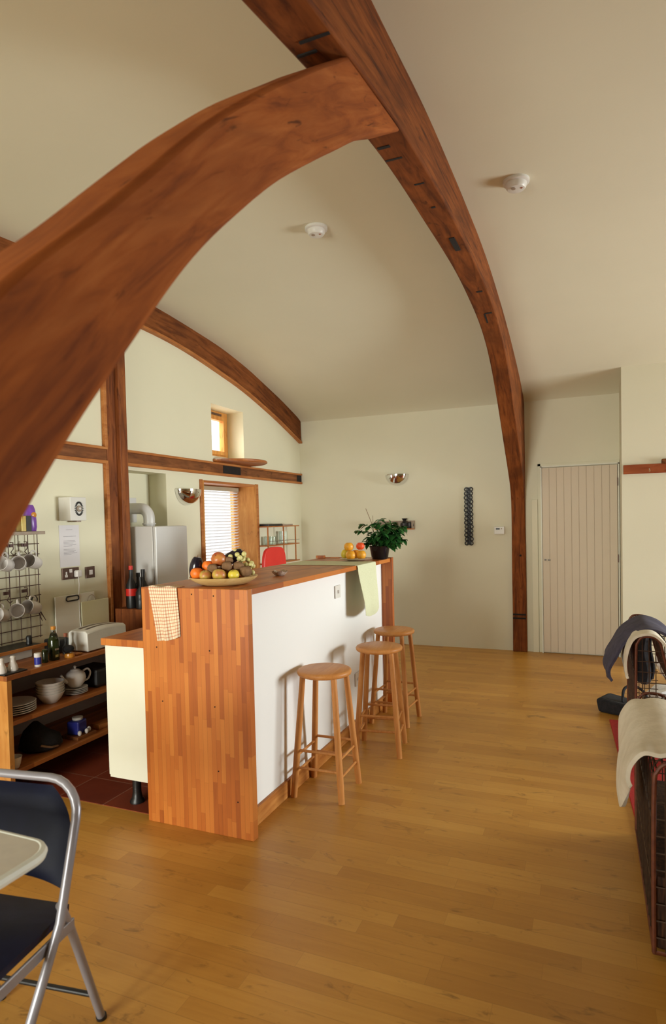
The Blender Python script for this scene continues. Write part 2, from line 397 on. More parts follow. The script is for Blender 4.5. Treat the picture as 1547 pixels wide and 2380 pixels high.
# kitchen window, lined in pine
w1 = struct(MB().box((KX-.30, W1[0], W1[2]), (KX+.012, W1[0]+.022, W1[3])).build('window_1', PINE_V, smooth=False, bevel=.002))
MB().box((KX-.30, W1[1]-.022, W1[2]), (KX+.012, W1[1], W1[3])).build('reveal_lining', PINE_V, w1, smooth=False, bevel=.002)
MB().box((KX-.30, W1[0]+.022, W1[3]-.022), (KX+.012, W1[1]-.022, W1[3])).build('head_lining', TRIMW, w1, smooth=False, bevel=.002)
MB().box((KX-.30, W1[0]+.022, W1[2]), (KX+.03, W1[1]-.022, W1[2]+.022)).build('window_sill', TRIMW, w1, smooth=False, bevel=.003)
MB().box((KX, W1[1]-.004, W1[2]-.02), (KX+.014, W1[1]+.045, W1[3]+.005)).build('architrave', TRIMW, w1, smooth=False, bevel=.003)
MB().box((KX, W1[0]-.035, W1[2]-.02), (KX+.014, W1[0]+.004, W1[3]+.005)).build('architrave', TRIMW, w1, smooth=False, bevel=.003)
frame_mb(0, KX-.262, KX-.236, W1[0]+.022, W1[1]-.022, W1[2]+.022, W1[3]-.022, .030).build('window_frame', PINE_V, w1, smooth=False, bevel=.003)
MB().box((KX-.252, W1[0]+.05, W1[2]+.05), (KX-.248, W1[1]-.05, W1[3]-.05)).build('pane', PANE, w1, smooth=False)
# upper small window
w2 = struct(frame_mb(0, KX-.25, KX-.19, W2[0], W2[1], W2[2], W2[3], .055).build('window_2', PINE_V, smooth=False, bevel=.004))
frame_mb(0, KX-.235, KX-.175, W2[0]+.05, W2[1]-.05, W2[2]+.05, W2[3]-.05, .04).build('sash', PINE_V, w2, smooth=False, bevel=.004)
MB().box((KX-.207, W2[0]+.09, W2[2]+.09), (KX-.203, W2[1]-.09, W2[3]-.09)).build('pane', PANE, w2, smooth=False)
MB().box((KX-.19, W2[0]+.12, W2[3]-.042), (KX-.18, W2[1]-.12, W2[3]-.022)).build('trickle_vent', BROWNPL, w2, smooth=False)
# blind
bl = thing('venetian_blind', (KX-.20, 5.25, W1[2]+.03), 'white slatted venetian blind lowered in the pine lined kitchen window', 'blind')
MB().box((KX-.225, W1[0]+.03, W1[3]-.07), (KX-.185, W1[1]-.03, W1[3]-.03)).build('head_rail', BLINDB, bl, smooth=False, bevel=.003)
zb = W1[3]-.085; m = MB(); k = 0
while zb > W1[2]+.05:
    rt = Matrix.Rotation(math.radians(-32), 3, 'Y')
    m.box((KX-.2175, W1[0]+.026, zb-.0006), (KX-.1925, W1[1]-.026, zb+.0006), rt); zb -= .0300; k += 1
m.build('slats', BLIND, bl, smooth=False)
for y in (W1[0]+.15, W1[1]-.15): MB().cyl((KX-.191, y, W1[3]-.07), (KX-.191, y, W1[2]+.04), .001, seg=6).build('cord', BLIND, bl)
MB().box((KX-.217, W1[0]+.035, W1[2]+.028), (KX-.193, W1[1]-.035, W1[2]+.04)).build('bottom_rail', BLIND, bl, smooth=False)

# ------------------------------------------------------------------ oak frame
XR, XL = -.638, -.780
inner = smooth_poly([(-2.3, 1.9), (-1.6, 2.14), (-.9, 2.32), (-.2, 2.46), (.6, 2.58), (1.35, 2.722), (1.75, 2.812), (2.3, 2.905), (2.81, 2.965), (3.43, 2.99), (4.1, 3.008), (4.68, 2.966), (5.1, 2.885), (5.45, 2.76), (5.77, 2.55), (6.09, 2.285), (6.42, 2.03), (6.68, 1.80), (6.79, 1.58), (6.80, .9), (6.80, 0)], 5)
outer = [(y, z+.01) for y, z in VS if -2.2 < y < 6.84]+[(6.852, 2.62), (6.852, 0)]
def strip(m, A, B, ax, a, b, jit=0):
    """solid between two polylines A and B (resampled), extruded along ax"""
    def res(L, n):
        d = [0]
        for p, q in zip(L, L[1:]): d.append(d[-1]+math.dist(p, q))
        out = []; j = 0
        for i in range(n+1):
            t = d[-1]*i/n
            while j < len(d)-2 and d[j+1] < t: j += 1
            f = (t-d[j])/max(d[j+1]-d[j], 1e-9); out.append((L[j][0]+(L[j+1][0]-L[j][0])*f, L[j][1]+(L[j+1][1]-L[j][1])*f))
        return out
    n = 120; A = res(A, n); B = res(B, n); rings = []
    gl = m.bm.verts.layers.float_vector.new('grain')
    def mk(p, t, k, c):
        q = list(p); q.insert(ax, t); v = Vector(q)
        if jit: v += Vector(((mnoise.noise(Vector((k*.11, c*3.1, 1)))), (mnoise.noise(Vector((k*.13, c*2.7, 5)))), (mnoise.noise(Vector((k*.12, c*1.9, 9))))))*jit
        return v
    for k in range(n+1): rings.append([mk(A[k], a, k, 0), mk(B[k], a, k, 1), mk(B[k], b, k, 2), mk(A[k], b, k, 3)])
    m.loft(rings); m.bm.verts.ensure_lookup_table()
    s_ = 0
    for k in range(n+1):
        if k: s_ += (math.dist(A[k], A[k-1])+math.dist(B[k], B[k-1]))/2
        wd = math.dist(A[k], B[k])
        for q, (t_, d_) in enumerate(((a, 0), (a, wd), (b, wd), (b, 0))): m.bm.verts[k*4+q][gl] = Vector((t_, s_, d_))
def relax(L, n=12):
    L = [tuple(p) for p in L]
    for _ in range(n): L = [L[0]]+[tuple((L[i-1][j]+2*L[i][j]+L[i+1][j])/4 for j in (0, 1)) for i in range(1, len(L)-1)]+[L[-1]]
    return L
# nearest-parameter pairing: build outer samples matching the inner ones
inner = relax(inner, 6)
m = MB(); strip(m, inner, outer, 0, XL, XR, .006)
ra = thing('cruck_frame', (-.71, 6.82, 0), 'tall curved oak cruck standing on the floor beside the white door and rising overhead', 'beam')
m.build('blade', OAK_A, ra, smooth=True, bevel=.008)
def iz(y):
    for a, b in zip(inner, inner[1:]):
        if min(a[0], b[0]) <= y <= max(a[0], b[0]) and a[0] != b[0]:
            return a[1]+(b[1]-a[1])*(y-a[0])/(b[0]-a[0]), math.atan2(b[1]-a[1], b[0]-a[0])
def slot(x, y, sy, w):
    z, an = iz(y); m = MB(); m.box((x-w/2, y-sy/2, z-.003), (x+w/2, y+sy/2, z+.004), Matrix.Rotation(an, 3, 'X')); m.build('mortise', DARKHOLE, ra, smooth=False, label='dark empty mortise slot')
slot(-.695, 3.55, .19, .030); slot(-.74, 2.38, .02, .05); slot(-.735, 2.50, .014, .07); slot(-.70, 2.78, .012, .045); slot(-.70, 3.05, .012, .02)
slot(-.69, 4.35, .02, .04); slot(-.715, 4.80, .15, .012); slot(-.685, 4.72, .02, .05); slot(-.74, 1.66, .012, .06); slot(-.69, 1.60, .010, .09)
for z in (.40, .36):
    MB().box((XL+.004, 6.784, z-.008), (XR-.004, 6.796, z+.008)).build('strap_mark', DARKHOLE, ra, smooth=False)
MB().cyl((-.69, 6.786, 1.03), (-.69, 6.81, 1.03), .010, seg=12).build('peg', DARKHOLE, ra)
# near brace
bi = smooth_poly([(.19, 0), (.21, .5), (.30, .95), (.40, 1.2), (.52, 1.42), (.64, 1.58), (.83, 1.80), (.97, 1.965), (1.17, 2.14), (1.39, 2.312), (1.62, 2.47), (1.87, 2.655), (2.1, 2.79), (2.30, 2.91)], 5)
bo = smooth_poly([(-.02, 0), (.0, .5), (.12, 1.0), (.30, 1.42), (.46, 1.66), (.56, 1.775), (.67, 1.86), (.775, 1.975), (.91, 2.115), (1.067, 2.266), (1.231, 2.407), (1.438, 2.575), (1.60, 2.70), (1.745, 2.815)], 5)
m = MB(); bi = relax(bi, 30); bo = relax(bo, 30); strip(m, bi, bo, 0, XL+.002, XR-.006, .003)
tag(m.build('curved_brace', OAK_B, loc=(-.71, .1, 0), smooth=True, bevel=.012), 'massive curved oak brace crossing close in front of the kitchen, out of focus', 'beam')
# gable blade
gi = [(4.02, 3.016), (4.548, 2.975), (5.136, 2.88), (5.5, 2.81), (5.854, 2.72), (6.3, 2.59), (6.84, 2.41)]
gi = [(-.1, 2.35), (.6, 2.52), (1.3, 2.70), (1.9, 2.83), (2.6, 2.95), (3.3, 3.02)]+gi
go = [(y, z+.01) for y, z in VS if -.1 <= y <= 6.845]
m = MB(); strip(m, smooth_poly(gi, 5), go, 0, KX-.02, KX+.028, .008)
rc = thing('gable_cruck', (KX, 6.6, 2.4), 'curved oak blade following the vault across the top of the kitchen gable wall', 'beam')
m.build('blade', OAK_C, rc, smooth=True, bevel=.004)
gs = smooth_poly(gi, 5)
m = MB(); m.loft([[Vector((KX-.01, y, z-.016)), Vector((KX+.042, y, z-.016)), Vector((KX+.042, y, z+.004)), Vector((KX-.01, y, z+.004))] for y, z in gs])
m.build('edge_bead', TRIMW, rc, smooth=False)
# gable post and rail
gp = thing('gable_post', (KX, 3.62, 0), 'upright dark oak post dividing the kitchen gable wall between alarm box and boiler', 'post')
MB().box((KX-.001, 3.555, 0), (KX+.02, 3.66, vz(3.6)-.2)).build('post', OAK_V, gp, smooth=False, bevel=.004)
MB().box((KX-.001, 3.655, 0), (KX+.055, 3.735, vz(3.7)-.2)).build('side_board', OAK_V, gp, smooth=False, bevel=.004)
MB().box((KX-.001, 3.53, 0), (KX+.03, 3.556, 1.905)).build('edge_bead', TRIMW, gp, smooth=False, bevel=.003)
MB().box((KX-.001, 3.53, 2.02), (KX+.03, 3.556, vz(3.6)-.2)).build('edge_bead', TRIMW, gp, smooth=False, bevel=.003)
for a, b, lab in ((3.735, 6.845, 'horizontal dark oak rail with pine edges running from post to back corner'), (0, 3.553, 'short length of oak rail left of the gable post behind the brace')):
    gr = thing('gable_rail', (KX, (a+b)/2, 1.9), lab, 'beam')
    MB().box((KX-.001, a, 1.922), (KX+.018, b, 2.006)).build('rail', OAK_R, gr, smooth=False, bevel=.003)
    MB().box((KX-.001, a, 2.004), (KX+.030, b, 2.024)).build('edge_bead', TRIMW, gr, smooth=False, bevel=.003)
    MB().box((KX-.001, a, 1.900), (KX+.030, b, 1.924)).build('edge_bead', TRIMW, gr, smooth=False, bevel=.003)
    if a > 1:
        MB().box((KX+.015, 5.10, 1.926), (KX+.021, 5.42, 2.002)).build('vent_slot', DARKHOLE, gr, smooth=False, label='black rectangular opening in the rail')
        MB().box((KX+.015, 6.72, 1.926), (KX+.021, 6.84, 2.002)).build('end_mortise', DARKHOLE, gr, smooth=False)
m = MB(); m.lathe([(0, 2.026), (.33, 2.026), (.345, 2.034), (.345, 2.048), (.335, 2.054), (0, 2.054)], (KX+.001, 5.30, 0), 32, None, -PI/2, PI/2)
tag(m.build('half_round_shelf', SHELFW, smooth=False), 'half round dark wood shelf under the small upper window', 'shelf')

# door
DX0, DX1 = -.468, .250
d = struct(MB().box((DX0, BY-.03, .012), (DX1, BY+.002, 1.945)).build('door_1', DOORP, smooth=False, bevel=.002))
m = MB()
for i in range(10): x0 = DX0+(DX1-DX0)*i/10; m.box((x0+.0022, BY-.037, .014), (x0+(DX1-DX0)/10-.0022, BY-.029, 1.943))
m.build('boards', DOORP, d, smooth=False, bevel=.0015)
m = MB(); m.box((DX0-.014, BY-.040, 0), (DX0-.002, BY, 1.96)); m.box((DX1+.004, BY-.040, 0), (DX1+.016, BY, 1.96)); m.box((DX0-.014, BY-.040, 1.95), (DX1+.016, BY, 1.964)); m.build('door_frame', DOORF, d, smooth=False)
m = MB(); m.box((DX0-.045, BY-.012, 0), (DX0-.014, BY, 1.99)); m.box((DX0-.045, BY-.012, 1.964), (DX1+.02, BY, 1.99)); m.build('architrave', WALL, d, smooth=False, bevel=.002)
for x in (DX0+.022, DX0+.032): MB().box((x-.0025, BY-.048, .975), (x+.0025, BY-.034, .992)).build('keyhole', BLACK, d, smooth=False)
for x in (DX0+.058, DX0+.071): MB().cyl((x, BY-.055, .982), (x, BY-.035, .982), .006, seg=10).build('door_handle', BLACK, d)
for z in (1.77, 1.0, .2): MB().box((DX1+.0, BY-.045, z-.04), (DX1+.008, BY-.03, z+.04)).build('hinge', BROWNPL, d, smooth=False)
m = MB(); m.box((-.575, BY-.022, 0), (-.515, BY, 1.62)); struct(m.build('trim_1', WALL, smooth=False, bevel=.003))

cr = thing('coat_rail', (1.2, 6.39, 1.8), 'reddish wooden coat rail high on the wall right of the door', 'coat rail')
MB().box((.285, 6.375, 1.815), (2.0, 6.40, 1.90)).build('rail', timber('rail_wood', (.30, .07, .02), (.38, .10, .03), (.20, .045, .014), 0), cr, smooth=False, bevel=.003)
MB().box((.60, 6.36, 1.895), (.75, 6.40, 1.94)).build('bracket', OAK_R, cr, smooth=False, bevel=.01)
for x in (.50, .80, 1.1): MB().tube([(x, 6.374, 1.862), (x, 6.355, 1.85), (x, 6.335, 1.83), (x, 6.33, 1.845)], .005, 8).build('coat_hook', CHROME, cr)

# ------------------------------------------------------------------ island bar
IX0, IX1, IY0, IY1, IZ = -2.012, -1.422, 2.39, 4.57, 1.148
isl = thing('island_bar', (-1.72, 3.4, 0), 'bar height kitchen island with block board end and long white front', 'kitchen island')
isl_end = MB().box((IX0, IY0, 0), (IX1, IY0+.042, IZ-.0005)).build('end_panel', BUTCH_Z, isl, smooth=False, bevel=.002, label='orange block board end panel')
MB().box((IX0, IY0+.042, IZ-.028), (IX1, IY1-.042, IZ)).build('bar_top', BUTCH_Y, isl, smooth=False, bevel=.002)
MB().box((IX0-.01, IY1-.042, 0), (IX1+.012, IY1, IZ+.006)).build('end_panel', BUTCH_Z, isl, smooth=False, bevel=.002)
MB().box((IX0-.02, IY1-.075, IZ+.0), (IX0+.05, IY1-.042, IZ+.022)).build('corner_block', BUTCH_Z, isl, smooth=False, bevel=.002)
MB().box((-1.60, IY0+.042, .0), (-1.495, IY1-.042, IZ-.028)).build('front_panel', WHITE, isl, smooth=False, label='smooth white painted front')
MB().box((-1.495, IY0+.042, 0), (-1.478, IY1-.042, .088)).build('skirting', BASEW, isl, smooth=False, bevel=.003)
MB().box((IX0+.0, IY0+.042, .9), (-1.60, IY1-.042, .915)).build('inner_shelf', SHELFW, isl, smooth=False)
m = MB()
for x, z in ((-1.94, 1.03), (-1.93, .86), (-1.905, .60), (-1.60, 1.115), (-1.63, .86), (-1.61, .60), (-1.50, .17), (-1.60, .30), (-1.72, 1.12)): MB().cyl((x, IY0-.0015, z), (x, IY0+.002, z), .0035, seg=8).build('screw_plug', DARKHOLE, isl_end)
def socket(name, x, y0, y1, z0, z1, label, cat='socket', mat=PLASTW):
    t = thing(name, (x, (y0+y1)/2, z0), label, cat)
    MB().box((x, y0, z0), (x+.010, y1, z1)).build('face_plate', mat, t, smooth=False, bevel=.003)
    return t
s1 = socket('wall_socket', -1.495, 3.575, 3.662, .955, 1.035, 'white socket high on the white island front left of the hanging runner')
MB().box((-1.486, 3.61, .985), (-1.481, 3.628, 1.005)).build('switch', speck('switch_grey', (.5, .45, .42), (.55, .5, .46), 9), s1, smooth=False)
s2 = socket('wall_socket', -1.495, 3.90, 3.99, .31, .40, 'white socket low on the white island front behind the stools')
MB().box((-1.486, 3.935, .345), (-1.481, 3.952, .365)).build('switch', bpy.data.materials['switch_grey'], s2, smooth=False)

# base cabinet behind
bc = thing('base_cabinet', (-2.16, 3.4, 0), 'cream base cabinet on black legs behind the tall end panel', 'cabinet')
MB().box((-2.305, 2.455, .15), (-2.017, 4.5, .835)).build('carcass', CREAM, bc, smooth=False, bevel=.002)
MB().box((-2.325, 2.47, .155), (-2.307, 3.4, .83)).build('door', CREAM, bc, smooth=False, bevel=.002)
MB().box((-2.325, 3.41, .155), (-2.307, 4.4, .83)).build('door', CREAM, bc, smooth=False, bevel=.002)
for y in (2.53, 4.4):
    for x in (-2.20,):
        MB().lathe([(.001, .0035), (.038, .0035), (.038, .012), (.026, .03), (.022, .06), (.022, .15), (.001, .15)], (x, y, 0), 18).build('leg', BLACK, bc)
tag(MB().box((-2.33, 2.445, .8355), (-2.017, 4.5, .872)).build('worktop', BUTCH_Y, smooth=False, bevel=.003), 'block board worktop on the cream cabinet behind the tall bar', 'worktop')

# ------------------------------------------------------------------ bar stools
def make_stool():
    t = thing('bar_stool', (0, 0, 0), 'round beech bar stool nearest the camera, in front of the white island', 'stool', 'beech bar stools at the island')
    m = MB(); m.lathe([(.0, .628), (.135, .628), (.143, .633), (.146, .641), (.146, .648), (.142, .655), (.133, .659), (0, .656)], (0, 0, 0), 40); m.build('seat', BEECH_T, t)
    tp, bt = .088, .134; zt = .63
    def P(sx, sy, z): k = tp+(bt-tp)*(zt-z)/zt; return Vector((sx*k, sy*k, z))
    for sx in (-1, 1):
        for sy in (-1, 1):
            MB().tube([P(sx, sy, .632), P(sx, sy, .40), P(sx, sy, .1), P(sx, sy, 0)], [.0150, .0165, .0175, .0165], 14).build('leg', BEECH, t)
    for ax, zs in ((0, (.155, .245)), (1, (.125, .215))):
        for z in zs:
            for s in (-1, 1):
                a, b = (P(-1, s, z), P(1, s, z)) if ax == 0 else (P(s, -1, z), P(s, 1, z))
                MB().cyl(a, b, .0072, seg=10).build('rung', BEECH, t)
    return t
st = make_stool(); st.location = (-1.322, 3.00, 0); st.rotation_euler.z = .02
for loc, a, lab in (((-1.232, 3.655, 0), .16, 'round beech bar stool in the middle of the row of three'), ((-1.312, 4.235, 0), -.05, 'round beech bar stool farthest away, by the far end of the island')):
    c = copy_tree(st); c.location = loc; c.rotation_euler.z = a; c['label'] = lab

# ------------------------------------------------------------------ things on the bar
TOP = IZ
def at(name, loc, label, cat, group=None): return thing(name, loc, label, cat, group)
BC = (-1.66, 2.575)
fb = MB(); fb.lathe([(0, 0), (.09, 0), (.115, .006), (.150, .024), (.163, .036), (.166, .042), (.160, .042), (.145, .030), (.11, .014), (0, .010)], (*BC, TOP), 44)
tag(fb.build('fruit_bowl', BOWLW), 'wide shallow pale wooden bowl heaped with fruit on the near end of the bar', 'bowl')
vr = Vector((math.cos(yaw), math.sin(yaw), 0)); vf = Vector((-math.sin(yaw), math.cos(yaw), 0))
def bpos(px, z, dep):  # position in the bowl by sideways offset, height and depth offset
    return Vector((BC[0], BC[1], TOP+z))+vr*px+vf*dep
def fruit(name, p, rad, mat, label, cat, rot=None, stalk=True, dimple=True):
    m = MB(); m.ell((0, 0, 0), (1, 1, 1), None, 22, 14)
    for v in m.bm.verts:
        if dimple: k = max(0, abs(v.co.z)-.78)/.22; v.co.z *= 1-.16*k*k
        v.co = Vector((v.co.x*rad[0], v.co.y*rad[1], v.co.z*rad[2]))
        if rot is not None: v.co = rot @ v.co
        v.co += Vector(p)
    if stalk:
        o = m.build(name, mat, loc=p)
        up = (rot @ Vector((0, 0, 1))) if rot is not None else Vector((0, 0, 1)); b = Vector(p)+up*rad[2]*.82
        MB().cyl(b, b+up*rad[2]*.22, .0016, seg=6).build('stalk', KIWI, o)
    else: o = m.build(name, mat, loc=p)
    return tag(o, label, cat)
RX_ = lambda a: Matrix.Rotation(a, 3, 'X'); RY_ = lambda a: Matrix.Rotation(a, 3, 'Y')
g = 'aubergine'
fruit('aubergine', bpos(-.134, .086, -.005), (.032, .032, .062), AUBERG, 'dark aubergine standing at the left edge of the fruit bowl', 'aubergine', RY_(.22))
fruit('aubergine', bpos(.035, .128, .02), (.030, .030, .075), AUBERG, 'dark aubergine lying across the top of the fruit heap', 'aubergine', rz(yaw) @ RY_(1.05))
fruit('orange', bpos(-.118, .062, -.062), (.031, .031, .030), ORANGE, 'bright orange at the front left of the fruit bowl', 'orange', None, False)
fruit('orange', bpos(-.072, .094, -.022), (.029, .029, .028), ORANGE, 'orange resting above the first, behind the russet apple', 'orange', None, False)
fruit('apple', bpos(-.072, .053, -.088), (.029, .029, .027), APPLE_G, 'yellow green apple second from the left at the front of the bowl', 'apple', RX_(.4))
fruit('apple', bpos(-.005, .055, -.098), (.034, .034, .030), APPLE_G, 'large russet apple front and centre of the bowl', 'apple', RX_(-.3))
fruit('apple', bpos(.062, .053, -.086), (.027, .027, .026), LEMON, 'yellow apple right of the large russet one', 'apple', RX_(.3))
fruit('apple', bpos(-.018, .126, -.03), (.036, .036, .036), APPLE_R, 'red apple near the top of the fruit heap', 'apple', RX_(.9))
fruit('kiwi', bpos(-.040, .086, -.072), (.026, .025, .023), KIWI, 'brown kiwi fruit above the gap between two front apples', 'kiwi fruit', None, False)
fruit('kiwi', bpos(.027, .092, -.060), (.026, .024, .026), KIWI, 'brown kiwi fruit above the large russet apple', 'kiwi fruit', None, False)
fruit('kiwi', bpos(.078, .092, -.040), (.029, .024, .022), KIWI, 'brown kiwi fruit above the yellow apple', 'kiwi fruit', None, False)
fruit('kiwi', bpos(.113, .066, -.048), (.033, .028, .028), KIWI, 'large brown kiwi fruit at the right rim of the bowl', 'kiwi fruit', None, False)
fruit('kiwi', bpos(.028, .118, -.02), (.024, .022, .022), KIWI, 'dark kiwi fruit under the upper aubergine', 'kiwi fruit', None, False)
fruit('pear', bpos(-.02, .05, .03), (.05, .05, .04), APPLE_G, 'yellow pear buried at the back of the fruit heap', 'pear')
fruit('apple', bpos(.06, .055, .03), (.045, .045, .04), APPLE_R, 'red apple at the back under the grapes', 'apple')
fruit('apple', bpos(-.08, .05, .02), (.032, .032, .03), APPLE_R, 'red apple at the back left of the bowl', 'apple')
gr = thing('grape_bunch', tuple(bpos(.1, .10, .02)), 'bunch of pale green grapes trailing over the right of the fruit heap', 'grapes')
m = MB(); rr = random.Random(3); placed = []
for i in range(400):
    t = rr.random(); c = bpos(.050+.075*t+rr.uniform(-.022, .022), .150-.085*t*t+rr.uniform(-.018, .016), rr.uniform(-.02, .05))
    if all((c-q).length > .0185 for q in placed): placed.append(c)
    if len(placed) > 26: break
for c in placed: m.ell(c, (.0125,)*3, None, 12, 8)
m.build('grapes', BANANA, gr)
m = MB(); m.tube([bpos(.055, .165, .01), bpos(.09, .14, .015), bpos(.12, .10, .02)], .0025, 6); m.build('stalk', KIWI, gr)
# shell dish
sp = Vector((-1.60, 3.05, TOP)); m = MB()
m.lathe([(0, 0), (.022, 0), (.036, .014), (.042, .026), (.037, .024), (.024, .010), (0, .006)], sp, 24)
for v in m.bm.verts:
    a = math.atan2(v.co.y-sp.y, v.co.x-sp.x); h = (v.co.z-sp.z)/.026; v.co.z += .006*h*math.sin(5*a); v.co.x = sp.x+(v.co.x-sp.x)*(1+.18*h*math.cos(7*a))
tag(m.build('shell_dish', STONE, loc=sp), 'small mottled shell shaped dish alone on the bar top', 'dish')
# far plate
PC = Vector((-1.585, 4.22, TOP+.004))
m = MB(); m.lathe([(0, 0), (.06, 0), (.07, .004), (.115, .013), (.122, .018), (.116, .019), (.068, .009), (0, .007)], PC, 40)
tag(m.build('fruit_plate', speck('plate_glaze', (.58, .44, .30), (.64, .50, .36), 10, .25)), 'pale plate of oranges and lemon on the far end of the bar', 'plate')
def ppos(a, z, dp): return PC+Vector((0, 0, z))+vr*a+vf*dp
fruit('lemon', ppos(-.082, .05, -.0), (.027, .03, .036), LEMON, 'lemon standing at the left of the far plate', 'lemon', RY_(.15), False)
fruit('orange', ppos(-.040, .043, -.06), (.037, .037, .036), AMBER, 'pale orange at the front of the far plate', 'orange', None, False)
fruit('orange', ppos(.035, .044, -.055), (.036, .036, .035), AMBER, 'pale orange at the front right of the far plate', 'orange', None, False)
fruit('orange', ppos(.0, .045, .02), (.035, .035, .035), AMBER, 'pale orange hidden at the middle of the far plate', 'orange', None, False)
fruit('orange', ppos(-.052, .103, -.022), (.035, .035, .034), AMBER, 'pale orange on top at the left of the far pile', 'orange', None, False)
fruit('orange', ppos(.032, .105, -.018), (.031, .031, .030), REDO, 'deep red orange on top of the far pile', 'orange', None, False)
# pot plant
pp = thing('pot_plant', (-1.475, 4.44, TOP), 'bushy green plant in a black glazed pot at the far end of the bar', 'plant')
o3 = Vector((-1.475, 4.44, TOP))
MB().lathe([(0, 0), (.055, 0), (.062, .01), (.075, .085), (.082, .10), (.076, .10), (.068, .085), (0, .085)], o3, 30).build('pot', POT, pp)
MB().lathe([(0, .084), (.068, .086)], o3, 20).build('soil', KIWI, pp)
rr = random.Random(11); ms = MB(); ml = MB()
def leaf(m, p, d, ln, wd):
    d = d.normalized(); s = d.cross(Vector((0, 0, 1)));
    if s.length < .1: s = Vector((1, 0, 0))
    s.normalize(); n_ = s.cross(d); rows = []
    for k in range(6):
        t = k/5; wv = wd*math.sin(PI*min(1, t*.93+.06))**.8; c = p+d*ln*t-Vector((0, 0, 1))*ln*.35*t*t
        rows.append([c-s*wv+n_*wv*.35, c, c+s*wv+n_*wv*.35])
    m.loft(rows, False, False)
for i in range(44):
    a = rr.uniform(0, 2*PI); reach = rr.uniform(.03, .155); h = rr.uniform(.06, .25)-reach*.4
    if i % 4 == 0: a = rr.uniform(-.5, .5); reach = rr.uniform(.12, .18); h = rr.uniform(.02, .16)
    tip = o3+Vector((math.cos(a)*reach, math.sin(a)*reach, .09+h)); mid = o3+Vector((math.cos(a)*reach*.45, math.sin(a)*reach*.45, .10+h*.75)); b = o3+Vector((math.cos(a)*.02, math.sin(a)*.02, .085))
    pts = smooth_poly([tuple(b), tuple(mid), tuple(tip)], 5); ms.tube(pts, .0018, 5)
    for k in (4, 6, 8, 9, 10):
        q = Vector(pts[k])
        for s_ in range(2):
            dd = Vector((math.cos(a+rr.uniform(-1.6, 1.6)), math.sin(a+rr.uniform(-1.6, 1.6)), rr.uniform(-.5, .45)))
            leaf(ml, q, dd, rr.uniform(.042, .066), rr.uniform(.014, .022))
ms.build('stems', LEAF, pp); ml.build('foliage', LEAF, pp)
m = MB(); m.tube([o3+Vector((-.02, 0, .09)), o3+Vector((-.055, 0, .26)), o3+Vector((-.105, .0, .385))], .0022, 6); m.tube([o3+Vector((-.03, 0, .09)), o3+Vector((-.048, 0, .22)), o3+Vector((-.05, 0, .33))], .0018, 6)
m.build('twigs', KIWI, pp)
# runner
def sm(t): return t*t*(3-2*t)
RY0, RY1 = 3.79, 4.16
L1, L2 = IX1-IX0-.03, .335
def runner(u, v):
    s_ = u*(L1+L2); y = RY0+(RY1-RY0)*v
    if s_ < L1: return Vector((IX0+.03+s_, y+.012*math.sin(s_*9+v), TOP+.0035))
    d = s_-L1; k = min(1, d/.02)
    return Vector((IX1+.003+.006*math.sin(k*PI/2)+.006*math.sin(v*9+1)*min(1, d*4)+.045*sm(min(1, d/.33))*(1-v*.55), y+.0*v+.012*math.sin(v*7)*d-.02*d*(v-.5), TOP+.0035-max(0, d-.004)-.045*math.sin(v*PI)*sm(min(1, d/.33))*.6))
tag(MB().grid(runner, 60, 24, .002).build('table_runner', YELLOWT), 'pale green linen runner lying across the bar and hanging down the white front', 'runner')
# checked tea towel over the near end
def towel(u, v):
    x = -1.966+.166*v; s_ = u*.32; L = .06
    if s_ < L: return Vector((x+.004*math.sin(u*20), IY0+.055-s_+.002, TOP+.006+.003*math.sin(v*11)))
    d = s_-L; dd = d/.26
    sk = .052*dd*(1-v)+.012*dd*v
    return Vector((x+sk+.004*math.sin(v*6+d*12)*dd, IY0-.007-.009*math.sin(v*15+1)*dd-.006*(1-abs(2*v-1))*dd, TOP+.006-d*(1-.10*v)-.008*math.sin(v*PI)*dd))
tag(MB().grid(towel, 34, 26, .003).build('tea_towel', CHECK), 'cream and red checked tea towel draped over the near end of the bar', 'towel')

# ------------------------------------------------------------------ back wall things
def sconce(name, c, nrm, R, label):
    t = thing(name, c, label, 'wall lamp', 'chrome wall lamps'); c = Vector(c)
    ang = 0 if nrm == 'x' else -PI/2
    rings = []
    for k in range(13):
        th = PI/2*k/12; r = R*math.cos(th); z = -R*.92*math.sin(th)
        rings.append([c+rz(ang) @ Vector((max(r, .0005)*math.cos(a)*.85, max(r, .0005)*math.sin(a), z)) for a in [-PI/2+PI*j/24 for j in range(25)]])
    m = MB(); m.loft(rings, False, False); m.build('bowl', CHROME, t)
    m = MB(); m.prism([(R*.97*math.cos(a), R*.9*math.sin(a)) for a in [PI+PI*j/24 for j in range(25)]], 2, 0, .006)
    for v in m.bm.verts:
        q = v.co.copy(); v.co = c+rz(ang) @ Vector((q.z+.001, q.x, q.y))
    m.build('back_plate', CHROME, t)
    m = MB(); m.cyl(c+rz(ang) @ Vector((.045, 0, -.07)), c+rz(ang) @ Vector((.045, 0, -.01)), .012); m.build('bulb', CERAM, t)
    return t
sconce('wall_lamp', (-2.047, BY-.002, 1.955), 'y', .138, 'chrome half bowl wall lamp on the plain back wall above the display shelf')
sconce('wall_lamp', (KX+.002, 4.515, 1.748), 'x', .150, 'chrome half bowl wall lamp on the kitchen wall above the boiler')
ws = thing('display_shelf', (-2.08, BY, 1.33), 'shallow wooden box shelf on the back wall behind the plant', 'shelf')
MB().box((-2.30, BY-.012, 1.325), (-1.85, BY, 1.425)).build('back_board', STUDW, ws, smooth=False)
MB().box((-2.30, BY-.10, 1.325), (-1.85, BY-.012, 1.337)).build('shelf_board', TRIMW, ws, smooth=False, bevel=.002)
